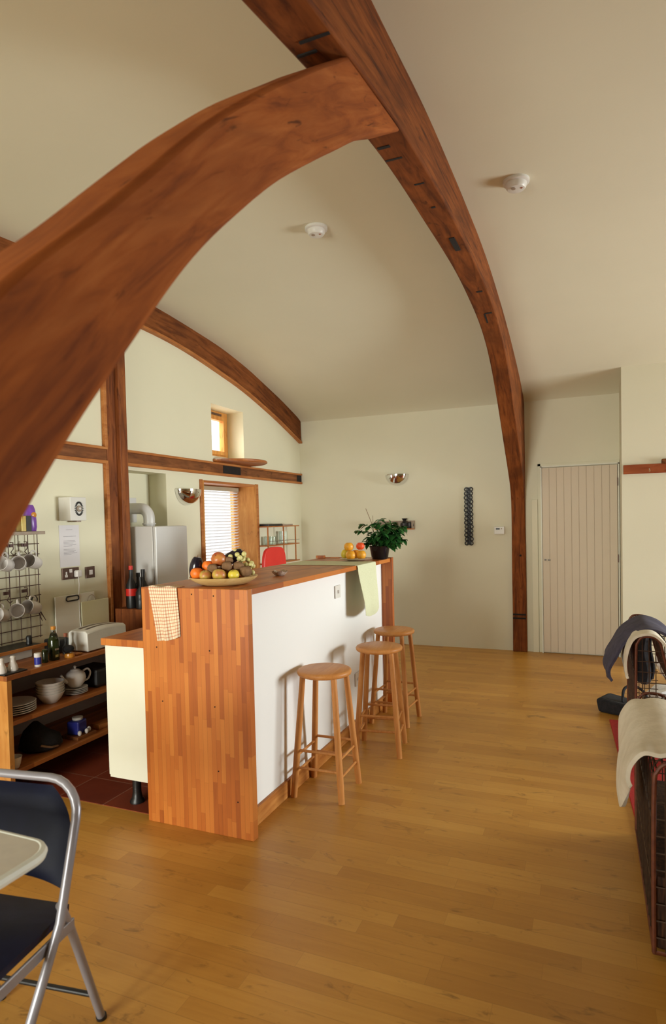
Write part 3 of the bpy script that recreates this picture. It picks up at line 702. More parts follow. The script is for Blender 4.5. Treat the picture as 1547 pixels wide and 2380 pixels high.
for x in (-2.30, -1.862): MB().box((x, BY-.10, 1.337), (x+.012, BY-.012, 1.425)).build('side', STUDW, ws, smooth=False)
for i, x in enumerate((-2.145, -2.095, -2.05)):
    t = thing('salt_bottle', (x, BY-.06, 1.337), ['tiny dark bottle with white top, left of three on the display shelf', 'tiny dark bottle with white top, middle of three on the display shelf', 'tiny dark bottle with white top, right of three on the display shelf'][i], 'bottle', 'tiny bottles on the display shelf')
    MB().lathe([(0, 0), (.013, 0), (.015, .01), (.013, .035), (.008, .042)], (x, BY-.06, 1.337), 14).build('body', BLACK, t)
    MB().lathe([(.008, .041), (.009, .06), (.006, .066), (0, .067)], (x, BY-.06, 1.337), 14).build('cap', CERAM, t)
tag(MB().lathe([(0, 0), (.03, 0), (.048, .03), (.045, .06), (.02, .082), (.018, .092), (.032, .115), (.026, .112), (0, .09)], (-1.955, BY-.055, 1.337), 22).build('vase', BLACK), 'black flared neck vase on the display shelf', 'vase')
tag(MB().lathe([(0, 0), (.03, 0), (.042, .03), (.038, .06), (.02, .075), (0, .076)], (-1.888, BY-.058, 1.337), 22).build('jar', BLACK), 'small dark round jar right of the flared vase on the display shelf', 'jar')
wh = thing('wall_hanging', (-1.235, BY-.01, 1.14), 'narrow black hanging of linked rings in two columns on the back wall', 'wall hanging')
MB().box((-1.262, BY-.006, 1.15), (-1.212, BY-.001, 1.775)).build('cord', BLACK, wh, smooth=False)
for i in range(14):
    for s_ in (-1, 1):
        MB().torus((-1.237+s_*.024+.003*math.sin(i*2.1), BY-.014, 1.162+i*.0455), .0195, .0065, 1, 14, 6).build('ring', BLACK, wh)
th = thing('thermostat', (-.91, BY, 1.255), 'white wall thermostat left of the tall oak cruck foot', 'thermostat')
MB().box((-.965, BY-.028, 1.257), (-.855, BY, 1.34)).build('case', PLASTW, th, smooth=False, bevel=.005)
MB().box((-.945, BY-.030, 1.308), (-.905, BY-.027, 1.324)).build('display', BLACK, th, smooth=False)
MB().box((-.893, BY-.030, 1.312), (-.880, BY-.027, 1.322)).build('button', STUDW, th, smooth=False)
for x, y, lab in ((-.349, 3.46, 'round white smoke alarm on the ceiling right of the cruck'), (-1.52, 3.485, 'round white smoke alarm on the ceiling left of the cruck')):
    t = thing('smoke_alarm', (x, y, 3.19), lab, 'smoke alarm', 'ceiling smoke alarms'); c = (x, y, vz(y))
    MB().lathe([(0, 0), (.068, 0), (.068, -.014), (.062, -.018), (0, -.018)], c, 30).build('base', PLASTW, t)
    MB().lathe([(.054, -.018), (.052, -.035), (.044, -.046), (.02, -.050), (0, -.050)], c, 30).build('cover', PLASTW, t)
    MB().cyl((x+.028, y-.01, c[2]-.0485), (x+.028, y-.01, c[2]-.051), .006, seg=10).build('indicator', CORKM, t)
    MB().cyl((x-.012, y-.02, c[2]-.0485), (x-.012, y-.02, c[2]-.0525), .011, seg=12).build('test_button', STUDW, t)

# ------------------------------------------------------------------ kitchen wall things
# boiler in its niche
bo_ = thing('boiler', (-3.2, 4.0, .55), 'tall white boiler cabinet on the kitchen wall right of the oak post', 'boiler')
MB().box((KX-.16, 3.80, .55), (-3.075, 4.20, 1.436)).build('case', APPL, bo_, smooth=False, bevel=.004)
MB().box((-3.073, 3.803, .553), (-3.045, 4.197, 1.433)).build('front_cover', APPL, bo_, smooth=False, bevel=.006)
fl = thing('boiler_flue', (-3.3, 3.95, 1.44), 'white elbow flue pipe rising from the boiler into a wall plate', 'pipe')
MB().box((KX-.178, 3.86, 1.47), (KX-.165, 4.07, 1.67)).build('wall_plate', APPL, fl, smooth=False, bevel=.003)
pts = [(KX-.17, 3.96, 1.58), (KX-.10, 3.965, 1.58), (KX-.03, 3.985, 1.575), (KX+.0, 3.995, 1.55), (KX+.015, 4.0, 1.51), (KX+.015, 4.0, 1.437)]
MB().tube(smooth_poly(pts, 5), .045, 20).build('elbow', APPL, fl)
MB().torus((KX+.015, 4.0, 1.455), .048, .006, 2).build('collar', APPL, fl)
# alarm box
ab = thing('extractor_timer', (KX, 3.2, 1.49), 'white wall box with round black toothed dial left of the oak post', 'timer')
MB().box((KX, 3.105, 1.487), (KX+.105, 3.245, 1.645)).build('case', PLASTW, ab, smooth=False, bevel=.004)
m = MB()
for i in range(24):
    a = 2*PI*i/24; c = Vector((KX+.107, 3.178+.030*math.cos(a), 1.567+.042*math.sin(a)))
    m.box(c-Vector((.003, .006, .0028)), c+Vector((.003, .006, .0028)), Matrix.Rotation(a, 3, 'X'))
m.build('dial_teeth', BLACK, ab, smooth=False)
dl = MB().cyl((KX+.104, 3.178, 1.567), (KX+.112, 3.178, 1.567), .021, seg=24).build('dial', STUDW, ab)
MB().cyl((KX+.111, 3.178, 1.567), (KX+.118, 3.178, 1.567), .008, seg=16).build('knob', APPL, dl)
MB().box((KX+.03, 3.19, 1.478), (KX+.07, 3.23, 1.488)).build('clip', STUDW, ab, smooth=False)
nt = thing('notice', (KX, 3.18, 1.17), 'typed white notice sheet taped under the dial box', 'notice')
MB().box((KX+.0005, 3.10, 1.175), (KX+.002, 3.275, 1.458)).build('sheet', PAPER, nt, smooth=False)
m = MB(); z = 1.428
for i, (a, b, dz) in enumerate(((.06, .115, .045), (.035, .145, .03), (.035, .135, .009), (.035, .14, .009), (.035, .12, .009), (.035, .145, .009), (.035, .11, .022), (.035, .13, .009), (.035, .14, .009), (.035, .125, .009), (.035, .15, .009), (.035, .10, .009))):
    m.box((KX+.002, 3.10+a, z-.0022), (KX+.0026, 3.10+b, z)); z -= dz
m.build('text_lines', INK, nt, smooth=False)
ds = thing('double_socket', (KX, 3.18, 1.09), 'bronze double socket with white plug under the notice', 'socket')
MB().box((KX, 3.11, 1.09), (KX+.010, 3.255, 1.168)).build('face_plate', BROWNPL, ds, smooth=False, bevel=.002)
for (a, b, c_, d_) in ((3.132, 1.105, 3.152, 1.122), (3.137, 1.122, 3.147, 1.142), (3.170, 1.135, 3.192, 1.16)):
    MB().box((KX+.009, a, b), (KX+.013, c_, d_)).build('insert', CERAM, ds, smooth=False, bevel=.001)
pl = thing('plug', (KX+.01, 3.235, 1.1), 'white plug with cable in the right side of the double socket', 'plug')
MB().box((KX+.0105, 3.205, 1.10), (KX+.045, 3.25, 1.148)).build('body', CERAM, pl, smooth=False, bevel=.008)
MB().tube([(KX+.03, 3.228, 1.10), (KX+.03, 3.232, 1.05), (KX+.02, 3.236, .98), (KX+.02, 3.236, .80), (KX+.03, 3.25, .67)], .003, 6).build('cable', CERAM, pl)
sw = thing('light_switch', (KX, 3.36, 1.08), 'bronze square switch right of the double socket', 'switch')
MB().box((KX, 3.318, 1.082), (KX+.010, 3.402, 1.162)).build('face_plate', BROWNPL, sw, smooth=False, bevel=.002)
MB().box((KX+.009, 3.345, 1.105), (KX+.014, 3.378, 1.138)).build('rocker', CERAM, sw, smooth=False, bevel=.002)
# shelf above rack
tag(MB().box((KX, 1.9, 1.405), (KX+.17, 2.835, 1.425)).build('wall_shelf', STUDW, smooth=False, bevel=.002), 'narrow grey wooden shelf above the mug rack', 'shelf')
pb = MB(); rings = []
for k, (z, a, b) in enumerate(((0, .03, .045), (.03, .036, .052), (.09, .034, .050), (.15, .026, .046), (.175, .010, .042), (.19, .004, .032))):
    rings.append([Vector((KX+.09+a*math.cos(t)*(1+.06*math.sin(3*t+k)), 2.795+.8*b*math.sin(t), 1.425+z*.86)) for t in [2*PI*j/20 for j in range(20)]])
pb.loft(rings)
t = tag(pb.build('snack_bag', PURPLE, loc=(KX+.09, 2.795, 1.425)), 'purple foil bag standing on the shelf above the mug rack', 'bag')
MB().ell((KX+.119, 2.80, 1.525), (.006, .02, .018)).build('bag_print', HONEY, t)
t = thing('gold_tin', (KX+.10, 2.72, 1.425), 'gold and black box beside the purple bag', 'tin')
MB().box((KX+.10, 2.685, 1.425), (KX+.15, 2.75, 1.52)).build('body', GOLD, t, smooth=False, bevel=.003)
MB().box((KX+.098, 2.715, 1.4255), (KX+.152, 2.752, 1.519)).build('band', BLACK, t, smooth=False)
t = tag(MB().lathe([(0, 0), (.03, 0), (.03, .07), (.02, .08), (0, .08)], (KX+.09, 2.58, 1.425), 18).build('red_jar', REDP), 'red topped jar left of the gold box on the shelf', 'jar')
# mug rack
rk = thing('mug_rack', (KX, 2.6, .75), 'brown wire grid rack hung with mugs on the kitchen wall', 'rack')
m = MB()
ys_ = [2.05+.0475*1.5*i for i in range(13)]; zs_ = [.755+.0655*i for i in range(11)]
for y in ys_: m.cyl((KX+.02, y, .745), (KX+.02, y, 1.405), .0026, seg=6)
for z in zs_: m.cyl((KX+.024, 2.04, z), (KX+.024, ys_[-1]+.01, z), .0026, seg=6)
m.build('grid', RACKW, rk)
for (y, z) in ((2.80, 1.30), (2.70, 1.30), (2.62, 1.30), (2.79, 1.015), (2.66, 1.015)):
    MB().tube([(KX+.026, y, z+.06), (KX+.05, y, z+.06), (KX+.052, y, z+.02), (KX+.03, y, z+.0), (KX+.055, y, z-.02), (KX+.075, y, z-.005)], .003, 6).build('hook', RACKW, rk)
    MB().box((KX+.024, y-.02, z+.03), (KX+.03, y+.02, z+.05)).build('clip', RACKW, rk, smooth=False)
def make_mug():
    t = thing('mug', (0, 0, 0), 'm', 'mug', 'white mugs on the wire rack')
    MB().lathe([(0, -.05), (.034, -.05), (.039, -.044), (.042, 0), (.043, .048), (.041, .05), (.039, .046), (.037, -.040), (0, -.043)], (0, 0, 0), 26).build('cup', CERAM, t)
    MB().tube(smooth_poly([(.040, 0, .030), (.062, 0, .028), (.070, 0, .0), (.060, 0, -.026), (.039, 0, -.030)], 5), .005, 8).build('handle', CERAM, t)
    return t
mug0 = make_mug(); first = True
# hung by the handle, mouth towards the left
mugs = [(2.80, 1.235, .0, 'white mug hanging at the right end of the upper row on the rack'), (2.70, 1.232, .55, 'white mug in the upper row, seen mouth on'), (2.60, 1.235, .1, 'white mug in the upper row nearest the brace'),
        (2.78, .955, -.1, 'white mug at the right end of the lower row on the rack'), (2.68, .948, .55, 'white mug in the middle of the lower row'), (2.56, .94, .1, 'white mug at the left of the lower row on the rack')]
for y, z, tw, lab in mugs:
    c = mug0 if first else copy_tree(mug0); first = False
    # handle (+x local) up, mouth (+z local) towards -y and a little out
    zl = Vector((.30+tw*.9, -.85, .22)).normalized(); xl_ = Vector((0, 0, 1)); xl_ = (xl_-zl*xl_.dot(zl)).normalized(); yl = zl.cross(xl_)
    c.matrix_world = Matrix(((xl_.x, yl.x, zl.x, KX+.095), (xl_.y, yl.y, zl.y, y), (xl_.z, yl.z, zl.z, z), (0, 0, 0, 1)))
    c['label'] = lab
ut = thing('scissors', (KX+.05, 2.95, .84), 'pair of dark scissors hanging at the right of the rack', 'scissors')
for s_ in (0, 1): MB().tube([(KX+.05, 2.84+.012*s_, .98), (KX+.05, 2.87+.015*s_, .91), (KX+.05, 2.895+.028*s_, .85)], [.006, .004, .002], 8).build('blade', RACKW, ut)
MB().torus((KX+.05, 2.84, .995), .02, .005, 0).build('handle', BLACK, ut)
# white chopping boards leaning on the wall
SH = .678
cb = thing('chopping_board', (KX+.05, 3.2, SH), 'white plastic chopping board with dark handle slot leaning on the wall', 'chopping board')
MB().box((KX+.012, 3.03, SH), (KX+.020, 3.38, .985)).build('board', speck('milky_board', (.80, .77, .66), (.82, .79, .68), 6, .35), cb, smooth=False, bevel=.003)
m = MB(); pts = []
for k in range(24):
    a = 2*PI*k/24; pts.append((KX+.024, 3.175+(.04 if math.cos(a) > 0 else -.04)+.014*math.cos(a), .960+.016*math.sin(a)))
m.tube(pts, .0045, 6, loop=True); m.build('handle_slot', BLACK, cb)
cb2 = thing('glass_board', (KX+.05, 3.35, SH), 'pale yellow tinted board with wire loop standing behind the toaster', 'chopping board')
MB().box((KX+.030, 3.24, SH), (KX+.036, 3.50, .925)).build('board', speck('pale_yellow_board', (.74, .71, .42), (.78, .74, .54), 3, .3), cb2, smooth=False, bevel=.01)
MB().tube([(KX+.034, 3.30+.035-.035*math.cos(a), .925+.04*math.sin(a)) for a in [PI*k/12 for k in range(13)]], .0025, 6).build('wire_loop', STUDW, cb2)

# ------------------------------------------------------------------ shelf unit
SX = -2.80
def sz(z): return z
su = thing('shelf_unit', (-3.04, 3.1, 0), 'low open wooden shelf unit with three boards along the kitchen wall', 'shelf unit')
UY = 2.27
for z0, z1 in ((.652, .678), (.410, .433), (.146, .170)):
    MB().box((KX+.007, UY+(.03 if z0 < .6 else 0), z0), (SX, 3.498 if z0 < .6 else 3.52, z1)).build('shelf_board', SHELFW, su, smooth=False, bevel=.002)
MB().box((KX+.002, UY, 0), (SX, UY+.03, .652)).build('side_panel', PINE_V, su, smooth=False, bevel=.002)
MB().box((KX+.002, UY+.03, .155), (KX+.006, 3.52, .65)).build('back_panel', plaster('lilac_white', (.62, .58, .66), .01), su, smooth=False)
MB().box((KX+.06, 3.50, 0), (SX-.02, 3.52, .652)).build('side_panel', SHELFW, su, smooth=False, bevel=.002)
# lower cabinets further along the wall
wc = thing('wall_cabinet', (-3.0, 5.2, 0), 'white kitchen base units with dark worktop along the far kitchen wall', 'cabinet')
MB().box((KX+.002, 4.32, .1), (-2.72, 6.83, .85)).build('carcass', CREAM, wc, smooth=False, bevel=.003)
MB().box((KX+.002, 4.30, .85), (-2.70, 6.83, .885)).build('worktop', BUTCH_Y, wc, smooth=False, bevel=.003)
for i in range(4):
    dr = MB().box((-2.72, 4.33+i*.62, .12), (-2.702, 4.33+i*.62+.61, .83)).build('door', CREAM, wc, smooth=False, bevel=.003)
    MB().cyl((-2.702, 4.36+i*.62, .74), (-2.685, 4.36+i*.62, .74), .012).build('knob', STEEL, dr)
MB().box((KX+.01, 4.34, .003), (-2.78, 6.8, .1)).build('plinth', BLACK, wc, smooth=False)

# things on the shelf unit
def lath(name, prof, c, mat, label, cat, group=None, seg=26, parts=()):
    if not parts: return tag(MB().lathe(prof, c, seg).build(name, mat), label, cat, group)
    t = thing(name, c, label, cat, group); MB().lathe(prof, c, seg).build('body', mat, t)
    for pn, pr, pm in parts: MB().lathe(pr, c, seg).build(pn, pm, t)
    return t
trp = (-2.90, 2.37, SH)
tr = tag(MB().box((-2.965, UY+.0, SH), (-2.815, 2.415, SH+.008)).build('tray', BLACK, smooth=False, bevel=.003), 'black tray carrying two white shakers on the top shelf', 'tray')
for x, y, lab in ((-2.865, 2.295, 'white ceramic shaker at the left of the black tray'), (-2.862, 2.362, 'white ceramic shaker at the right of the black tray')):
    lath('shaker', [(0, 0), (.025, 0), (.027, .01), (.022, .03), (.015, .045), (.013, .062), (.015, .070), (.010, .078), (0, .080)], (x, y, SH+.008), CERAM, lab, 'shaker', 'white shakers on the black tray')
lath('spice_tub', [(.001, .012), (.0185, .012), (.0185, .052), (.001, .052)], (-2.835, 2.50, SH), BLUE, 'blue and white tub near the front edge of the top shelf', 'tub', parts=(('base', [(0, 0), (.018, 0), (.018, .012), (0, .012)], CERAM), ('lid', [(0, .052), (.019, .052), (.019, .072), (.016, .075), (0, .075)], CERAM)))
t = lath('oil_bottle', [(0, 0), (.029, 0), (.031, .01), (.031, .112), (.028, .125), (.014, .152), (.011, .156), (0, .156)], (-2.88, 2.655, SH), OIL, 'dark oil bottle with orange cap on the top shelf', 'bottle', parts=(('neck', [(.0225, .137), (.0225, .141), (.0145, .158), (.012, .170), (.012, .176), (0, .176)], GLASS), ('cap', [(0, .1765), (.014, .1765), (.014, .195), (0, .197)], HONEY)))
MB().box((-2.850, 2.635, SH+.02), (-2.847, 2.655, SH+.034)).build('sticker', GOLD, t, smooth=False); MB().box((-2.850, 2.635, SH+.06), (-2.847, 2.66, SH+.070)).build('sticker', STUDW, t, smooth=False)
lath('small_bottle', [(0, 0), (.02, 0), (.021, .04), (.017, .05), (.007, .068), (.006, .105), (0, .105)], (-2.94, 2.80, SH), BLACK, 'slim dark bottle with red stopper beside the oil bottle', 'bottle', parts=(('stopper', [(0, .105), (.010, .105), (.011, .125), (0, .128)], CORKM),))
lath('green_bottle', [(0, 0), (.017, 0), (.017, .065), (.012, .075), (0, .075)], (-2.875, 2.585, SH), OIL, 'small green glass bottle left of the oil bottle', 'bottle')
lath('honey_jar', [(0, 0), (.028, 0), (.030, .008), (.026, .024), (0, .026)], (-2.845, 2.735, SH), HONEY, 'small honey coloured jar below the black cloth bundle', 'jar')
m = MB(); m.ell((-2.855, 2.735, SH+.048), (.030, .036, .024))
for v in m.bm.verts: v.co += Vector(mnoise.noise_vector(v.co*30))*.008
tag(m.build('cloth_bundle', BLKCLOTH), 'crumpled black cloth on top of the honey coloured jar', 'cloth')
tag(MB().box((-2.87, 2.775, SH), (-2.83, 2.825, SH+.012)).build('wooden_block', TRIMW, smooth=False, bevel=.006), 'small flat wooden piece lying beside the toaster', 'block')
# board, black box at left
cbx = tag(MB().box((KX+.03, UY+.01, SH), (KX+.20, 2.68, SH+.05)).build('white_box', PLASTW, smooth=False, bevel=.004), 'long white box under the wooden tray below the mug rack', 'box')
t = thing('wooden_tray', (KX+.14, 2.5, SH+.05), 'dark tray with wooden edge lying below the mug rack', 'tray')
MB().box((KX+.03, 2.0, SH+.0505), (KX+.22, 2.76, SH+.065)).build('tray', BLACK, t, smooth=False, bevel=.003)
MB().box((KX+.222, 2.0, SH+.052), (KX+.235, 2.76, SH+.072)).build('front_edge', TRIMW, t, smooth=False, bevel=.003)
lath('pepper_mill', [(0, 0), (.018, 0), (.016, .02), (.018, .04), (.012, .05), (0, .052)], (KX+.13, 2.72, SH+.0655), BLACK, 'small black mill standing on the tray end', 'mill')
tag(MB().box((-3.10, 2.78, SH), (-2.98, 2.88, SH+.085)).build('black_caddy', BLACK, smooth=False, bevel=.01), 'black box tucked behind the oil bottle', 'box')
# toaster
tq = thing('toaster', (-2.9, 3.0, SH), 'long white two slot toaster at the end of the top shelf', 'toaster')
TX0, TX1, TY0, TY1 = -2.985, -2.825, 2.86, 3.20
m = MB(); rings = []
for k in range(13):
    t_ = k/12; y = TY0+.0+(TY1-TY0)*t_; h = .128+.014*math.sin(PI*t_)
    rings.append([Vector((TX0, y, SH+.006)), Vector((TX1, y, SH+.006)), Vector((TX1-.004, y, SH+h-.012)), Vector((TX1-.022, y, SH+h)), Vector((TX0+.022, y, SH+h)), Vector((TX0+.004, y, SH+h-.012))])
m.loft(rings); m.build('body', PLASTW, tq, bevel=.006)
for x in (-2.932, -2.878):
    m = MB(); m.loft([[Vector((x-.013, TY0+.04+(TY1-TY0-.08)*k/10, SH+.1288+.014*math.sin(PI*(.1+.8*k/10)))), Vector((x+.013, TY0+.04+(TY1-TY0-.08)*k/10, SH+.1288+.014*math.sin(PI*(.1+.8*k/10)))), Vector((x+.013, TY0+.04+(TY1-TY0-.08)*k/10, SH+.123)), Vector((x-.013, TY0+.04+(TY1-TY0-.08)*k/10, SH+.123))] for k in range(11)]); m.build('slot', BROWNPL, tq, smooth=False)
for x in (TX0+.02, TX1-.02):
    for y in (TY0+.02, TY1-.02): MB().cyl((x, y, SH), (x, y, SH+.008), .008, seg=10).build('foot', BLACK, tq)
# dark bottles between post and boiler
for i, (x, y, h) in enumerate(((-3.12, 3.60, .28), (-3.06, 3.66, .25), (-3.14, 3.70, .22), (-3.02, 3.585, .20))):
    lab = ['tall black bottle with red label beside the oak post', 'black bottle with red label, second from the oak post', 'black bottle at the back by the boiler', 'shorter black bottle in front of the oak post'][i]
    z0 = .84
    t = lath('dark_bottle', [(0, 0), (.036, 0), (.038, .01), (.038, h*.6), (.014, h*.8), (.013, h), (0, h)], (x, y, z0), BLACK, lab, 'bottle', 'dark bottles beside the post', parts=(('label_band', [(.0385, h*.32), (.0388, h*.33), (.0388, h*.5), (.0385, h*.51)], REDP if i < 2 else BLACK), ('cap', [(0, h), (.015, h), (.015, h+.03), (0, h+.031)], REDP if i == 0 else BLACK)))
bs = thing('bottle_stand', (-3.09, 3.66, 0), 'dark cupboard under the bottles between shelf unit and boiler', 'cupboard')
MB().box((KX+.06, 3.535, .003), (-2.92, 3.79, .84)).build('carcass', OAK_V, bs, smooth=False, bevel=.003)
MB().box((-2.92, 3.54, .02), (-2.905, 3.785, .82)).build('door', OAK_V, bs, smooth=False, bevel=.003)
hb = thing('herb_pot', (-2.97, 3.72, .84), 'small green herb plant in front of the boiler', 'plant')
MB().lathe([(0, 0), (.03, 0), (.04, .06), (.036, .06), (0, .05)], (-2.97, 3.72, .84), 18).build('pot', BLACK, hb)
m = MB(); rr = random.Random(5)
for i in range(46):
    a = rr.uniform(0, 6.28); leaf(m, Vector((-2.97+.04*math.cos(a)*rr.random(), 3.72+.04*math.sin(a)*rr.random(), .84+rr.uniform(-.0, .11))), Vector((math.cos(a), math.sin(a), rr.uniform(-.6, .5))), .05, .016)
m.build('foliage', LEAF, hb)
# crockery on the middle board
Z2 = .433
def copies(mk, n, dz, base, labs, yaw_=0):
    o = mk(); 
    for i in range(n):
        c = o if i == 0 else copy_tree(o); c.location = (base[0], base[1], base[2]+dz*i); c['label'] = labs(i)
ordn = ['bottom', 'second', 'third', 'fourth', 'top']
def mkplate():
    o = MB().lathe([(0, .002), (.055, .002), (.062, 0), (.068, .004), (.105, .013), (.109, .016), (.105, .018), (.066, .0085), (0, .006)], (0, 0, 0), 44).build('dinner_plate', CERAM, loc=(0, 0, 0)); return tag(o, '', 'plate', 'dinner plates stacked on the middle shelf')
copies(mkplate, 5, .0115, (-2.925, 2.415, Z2), lambda i: 'white dinner plate, %s of the wide stack on the middle shelf' % (ordn[i] if i in (0, 4) else ordn[i]+' from below'))
def mkbowl():
    o = MB().lathe([(0, .003), (.035, .003), (.038, 0), (.042, .004), (.060, .025), (.074, .050), (.078, .060), (.075, .061), (.056, .027), (0, .01)], (0, 0, 0), 36).build('cereal_bowl', CERAM, loc=(0, 0, 0)); return tag(o, '', 'bowl', 'bowls stacked on the middle shelf')
copies(mkbowl, 5, .0155, (-2.90, 2.635, Z2), lambda i: 'white bowl, %s of the bowl stack on the middle shelf' % (ordn[i] if i in (0, 4) else ordn[i]+' from below'))
def mksauc():
    o = MB().lathe([(0, .002), (.035, .002), (.039, 0), (.043, .003), (.068, .010), (.071, .013), (.067, .0135), (.040, .007), (0, .006)], (0, 0, 0), 36).build('saucer', CERAM, loc=(0, 0, 0)); return tag(o, '', 'saucer', 'saucers under the teapot')
copies(mksauc, 4, .0095, (-2.90, 2.825, Z2), lambda i: 'white saucer, %s of the four under the teapot' % (['bottom', 'second from below', 'third from below', 'top'][i]))
tpb = Vector((-2.90, 2.825, Z2+.0425)); tp = thing('teapot', tpb, 'round white teapot standing on a pile of saucers', 'teapot')
MB().lathe([(0, 0), (.032, 0), (.036, .004), (.056, .03), (.062, .055), (.056, .080), (.036, .096), (.030, .098), (0, .098)], tpb, 34).build('body', CERAM, tp)
ld = MB().lathe([(0, .098), (.031, .098), (.026, .105), (.008, .110), (0, .110)], tpb, 22).build('lid', CERAM, tp)
MB().lathe([(0, .108), (.005, .109), (.005, .114), (.009, .121), (.005, .127), (0, .128)], tpb, 16).build('knob', CERAM, ld)
MB().tube(smooth_poly([tuple(tpb+Vector((.01, .052, .085))), tuple(tpb+Vector((.015, .085, .092))), tuple(tpb+Vector((.018, .103, .065))), tuple(tpb+Vector((.015, .088, .03))), tuple(tpb+Vector((.01, .052, .022)))], 6), .006, 10).build('handle', CERAM, tp)
MB().tube([tpb+Vector((-.01, -.055, .04)), tpb+Vector((-.012, -.078, .06)), tpb+Vector((-.014, -.095, .088))], [.014, .010, .007], 12).build('spout', CERAM, tp)
tag(MB().box((-3.05, 2.95, Z2+.001), (-2.85, 3.13, Z2+.12)).build('black_tin', BLACK, smooth=False, bevel=.02), 'black square tin right of the teapot on the middle shelf', 'tin')
# bottom board
Z3 = .170
rings = []
for k, (z, a, b, ox) in enumerate(((0, .10, .11, 0), (.02, .13, .14, 0), (.07, .125, .13, 0), (.11, .09, .08, .01), (.145, .05, .035, .0), (.165, .02, .012, .0))):
    rings.append([Vector((-2.95+.85*a*math.cos(t), 2.60+.85*b*math.sin(t)*(1+.08*math.sin(2*t+k))-.03*(k > 2), Z3+z)) for t in [2*PI*j/22 for j in range(22)]])
t = tag(MB().loft(rings).build('black_bag', BLKCLOTH), 'slumped black bag on the bottom shelf', 'bag')
MB().tube([(-2.86, 2.52, Z3+.05), (-2.835, 2.57, Z3+.03), (-2.84, 2.62, Z3+.02)], .006, 8).build('strap', KIWI, t)
tag(MB().lathe([(0, 0), (.022, 0), (.03, .02), (.036, .055), (.038, .060), (.034, .058), (.024, .015), (0, .008)], (-2.845, 2.335, Z3), 26).build('cup', CERAM), 'white handleless cup at the left of the bottom shelf', 'cup')
bp = thing('blue_packet', (-2.90, 2.82, Z3), 'blue packet on the bottom shelf with white knobs', 'packet')
MB().box((-2.94, 2.78, Z3+.02), (-2.86, 2.87, Z3+.10), rz(.2)).build('packet', BLUE, bp, smooth=False, bevel=.01)
MB().lathe([(0, .11), (.03, .11), (.032, .125), (0, .13)], (-2.90, 2.83, Z3-.008), 20).build('lid', PLASTW, bp)
for x, y in ((-2.845, 2.79), (-2.84, 2.84), (-2.855, 2.875)): MB().ell((x, y, Z3+.034), (.012, .012, .016)).build('knob', CERAM, bp)
tag(MB().box((-2.96, 2.76, Z3), (-2.83, 2.91, Z3+.019)).build('wooden_stand', OAK_R, smooth=False, bevel=.003), 'low dark stand under the blue packet', 'stand')
tag(MB().box((-2.92, 2.96, Z3+.001), (-2.84, 3.18, Z3+.03), rz(-.1)).build('wooden_box', TRIMW, smooth=False, bevel=.003), 'flat wooden box at the right of the bottom shelf', 'box')

# ------------------------------------------------------------------ glass display and red chair
gc = thing('glass_cabinet', (KX+.08, 6.28, .9), 'small open display case with glass shelves in the kitchen corner', 'cabinet')
GY0, GY1 = 5.76, 6.52
for z in (1.39, 1.185, .99): MB().box((KX, GY0, z), (KX+.13, GY1, z+.012)).build('shelf', TRIMW, gc, smooth=False, bevel=.002)
for y in (GY0, 6.12): MB().box((KX+.118, y, .99), (KX+.13, y+.010, 1.39)).build('upright', TRIMW, gc, smooth=False)
MB().box((KX+.118, 6.42, .99), (KX+.13, 6.43, 1.39)).build('upright', TRIMW, gc, smooth=False)
MB().box((KX+.125, GY0+.02, 1.235), (KX+.128, GY1, 1.24)).build('guard_rail', BROWNPL, gc, smooth=False)
for i, y in enumerate((5.86, 5.93, 6.00, 6.20, 6.28)):
    h = .09 if i < 3 else .14; x = KX+.06
    tag(MB().lathe([(0, 0), (.028, 0), (.031, h), (.029, h), (.026, .008), (0, .006)], (x, y, 1.1975), 20).build('drinking_glass', GLASS), ['short glass tumbler at the left of the display case shelf', 'short glass tumbler, second from left in the display case', 'short glass tumbler, third from left in the display case', 'tall glass left of its twin in the display case', 'tall glass at the right in the display case'][i], 'glass', 'glasses in the display case')
m = MB()
for i, (y, w_) in enumerate(((5.80, .30), (6.12, .26))):
    t = tag(MB().box((KX+.01, y, 1.402), (KX+.12, y+w_, 1.425-.006*i), rz(.03*(i*2-1))).build('magazine', [BLACK, STUDW][i], smooth=False, bevel=.002), ['black folded magazine on top of the display case', 'grey folded magazine on top of the display case'][i], 'magazine')
rc_ = thing('high_chair', (-2.62, 4.9, 0), 'bright red high backed chair behind the island', 'chair')
m = MB(); pl_ = []
y0, y1 = 4.665, 5.10
for (y, z) in smooth_poly([(y0, .80), (y0+.01, 1.08), (y0+.035, 1.175), (y0+.09, 1.215), (4.88, 1.225), (y1-.09, 1.215), (y1-.035, 1.175), (y1-.01, 1.08), (y1, .80)], 6): pl_.append((y, z))
m.prism(pl_, 0, -2.63, -2.60); m.build('backrest', REDP, rc_, smooth=False, bevel=.008)
MB().box((-2.62, 4.68, .70), (-2.28 - .04, 5.08, .735)).build('seat', REDP, rc_, smooth=False, bevel=.012)
for x in (-2.60, -2.35):
    for y in (4.71, 5.05): MB().cyl((x, y, .003), (x, y, .70), .012).build('leg', STEEL, rc_)
for y in (4.75, 5.01): MB().cyl((-2.625, y, .69), (-2.615, y, .9), .01).build('upright', STEEL, rc_)

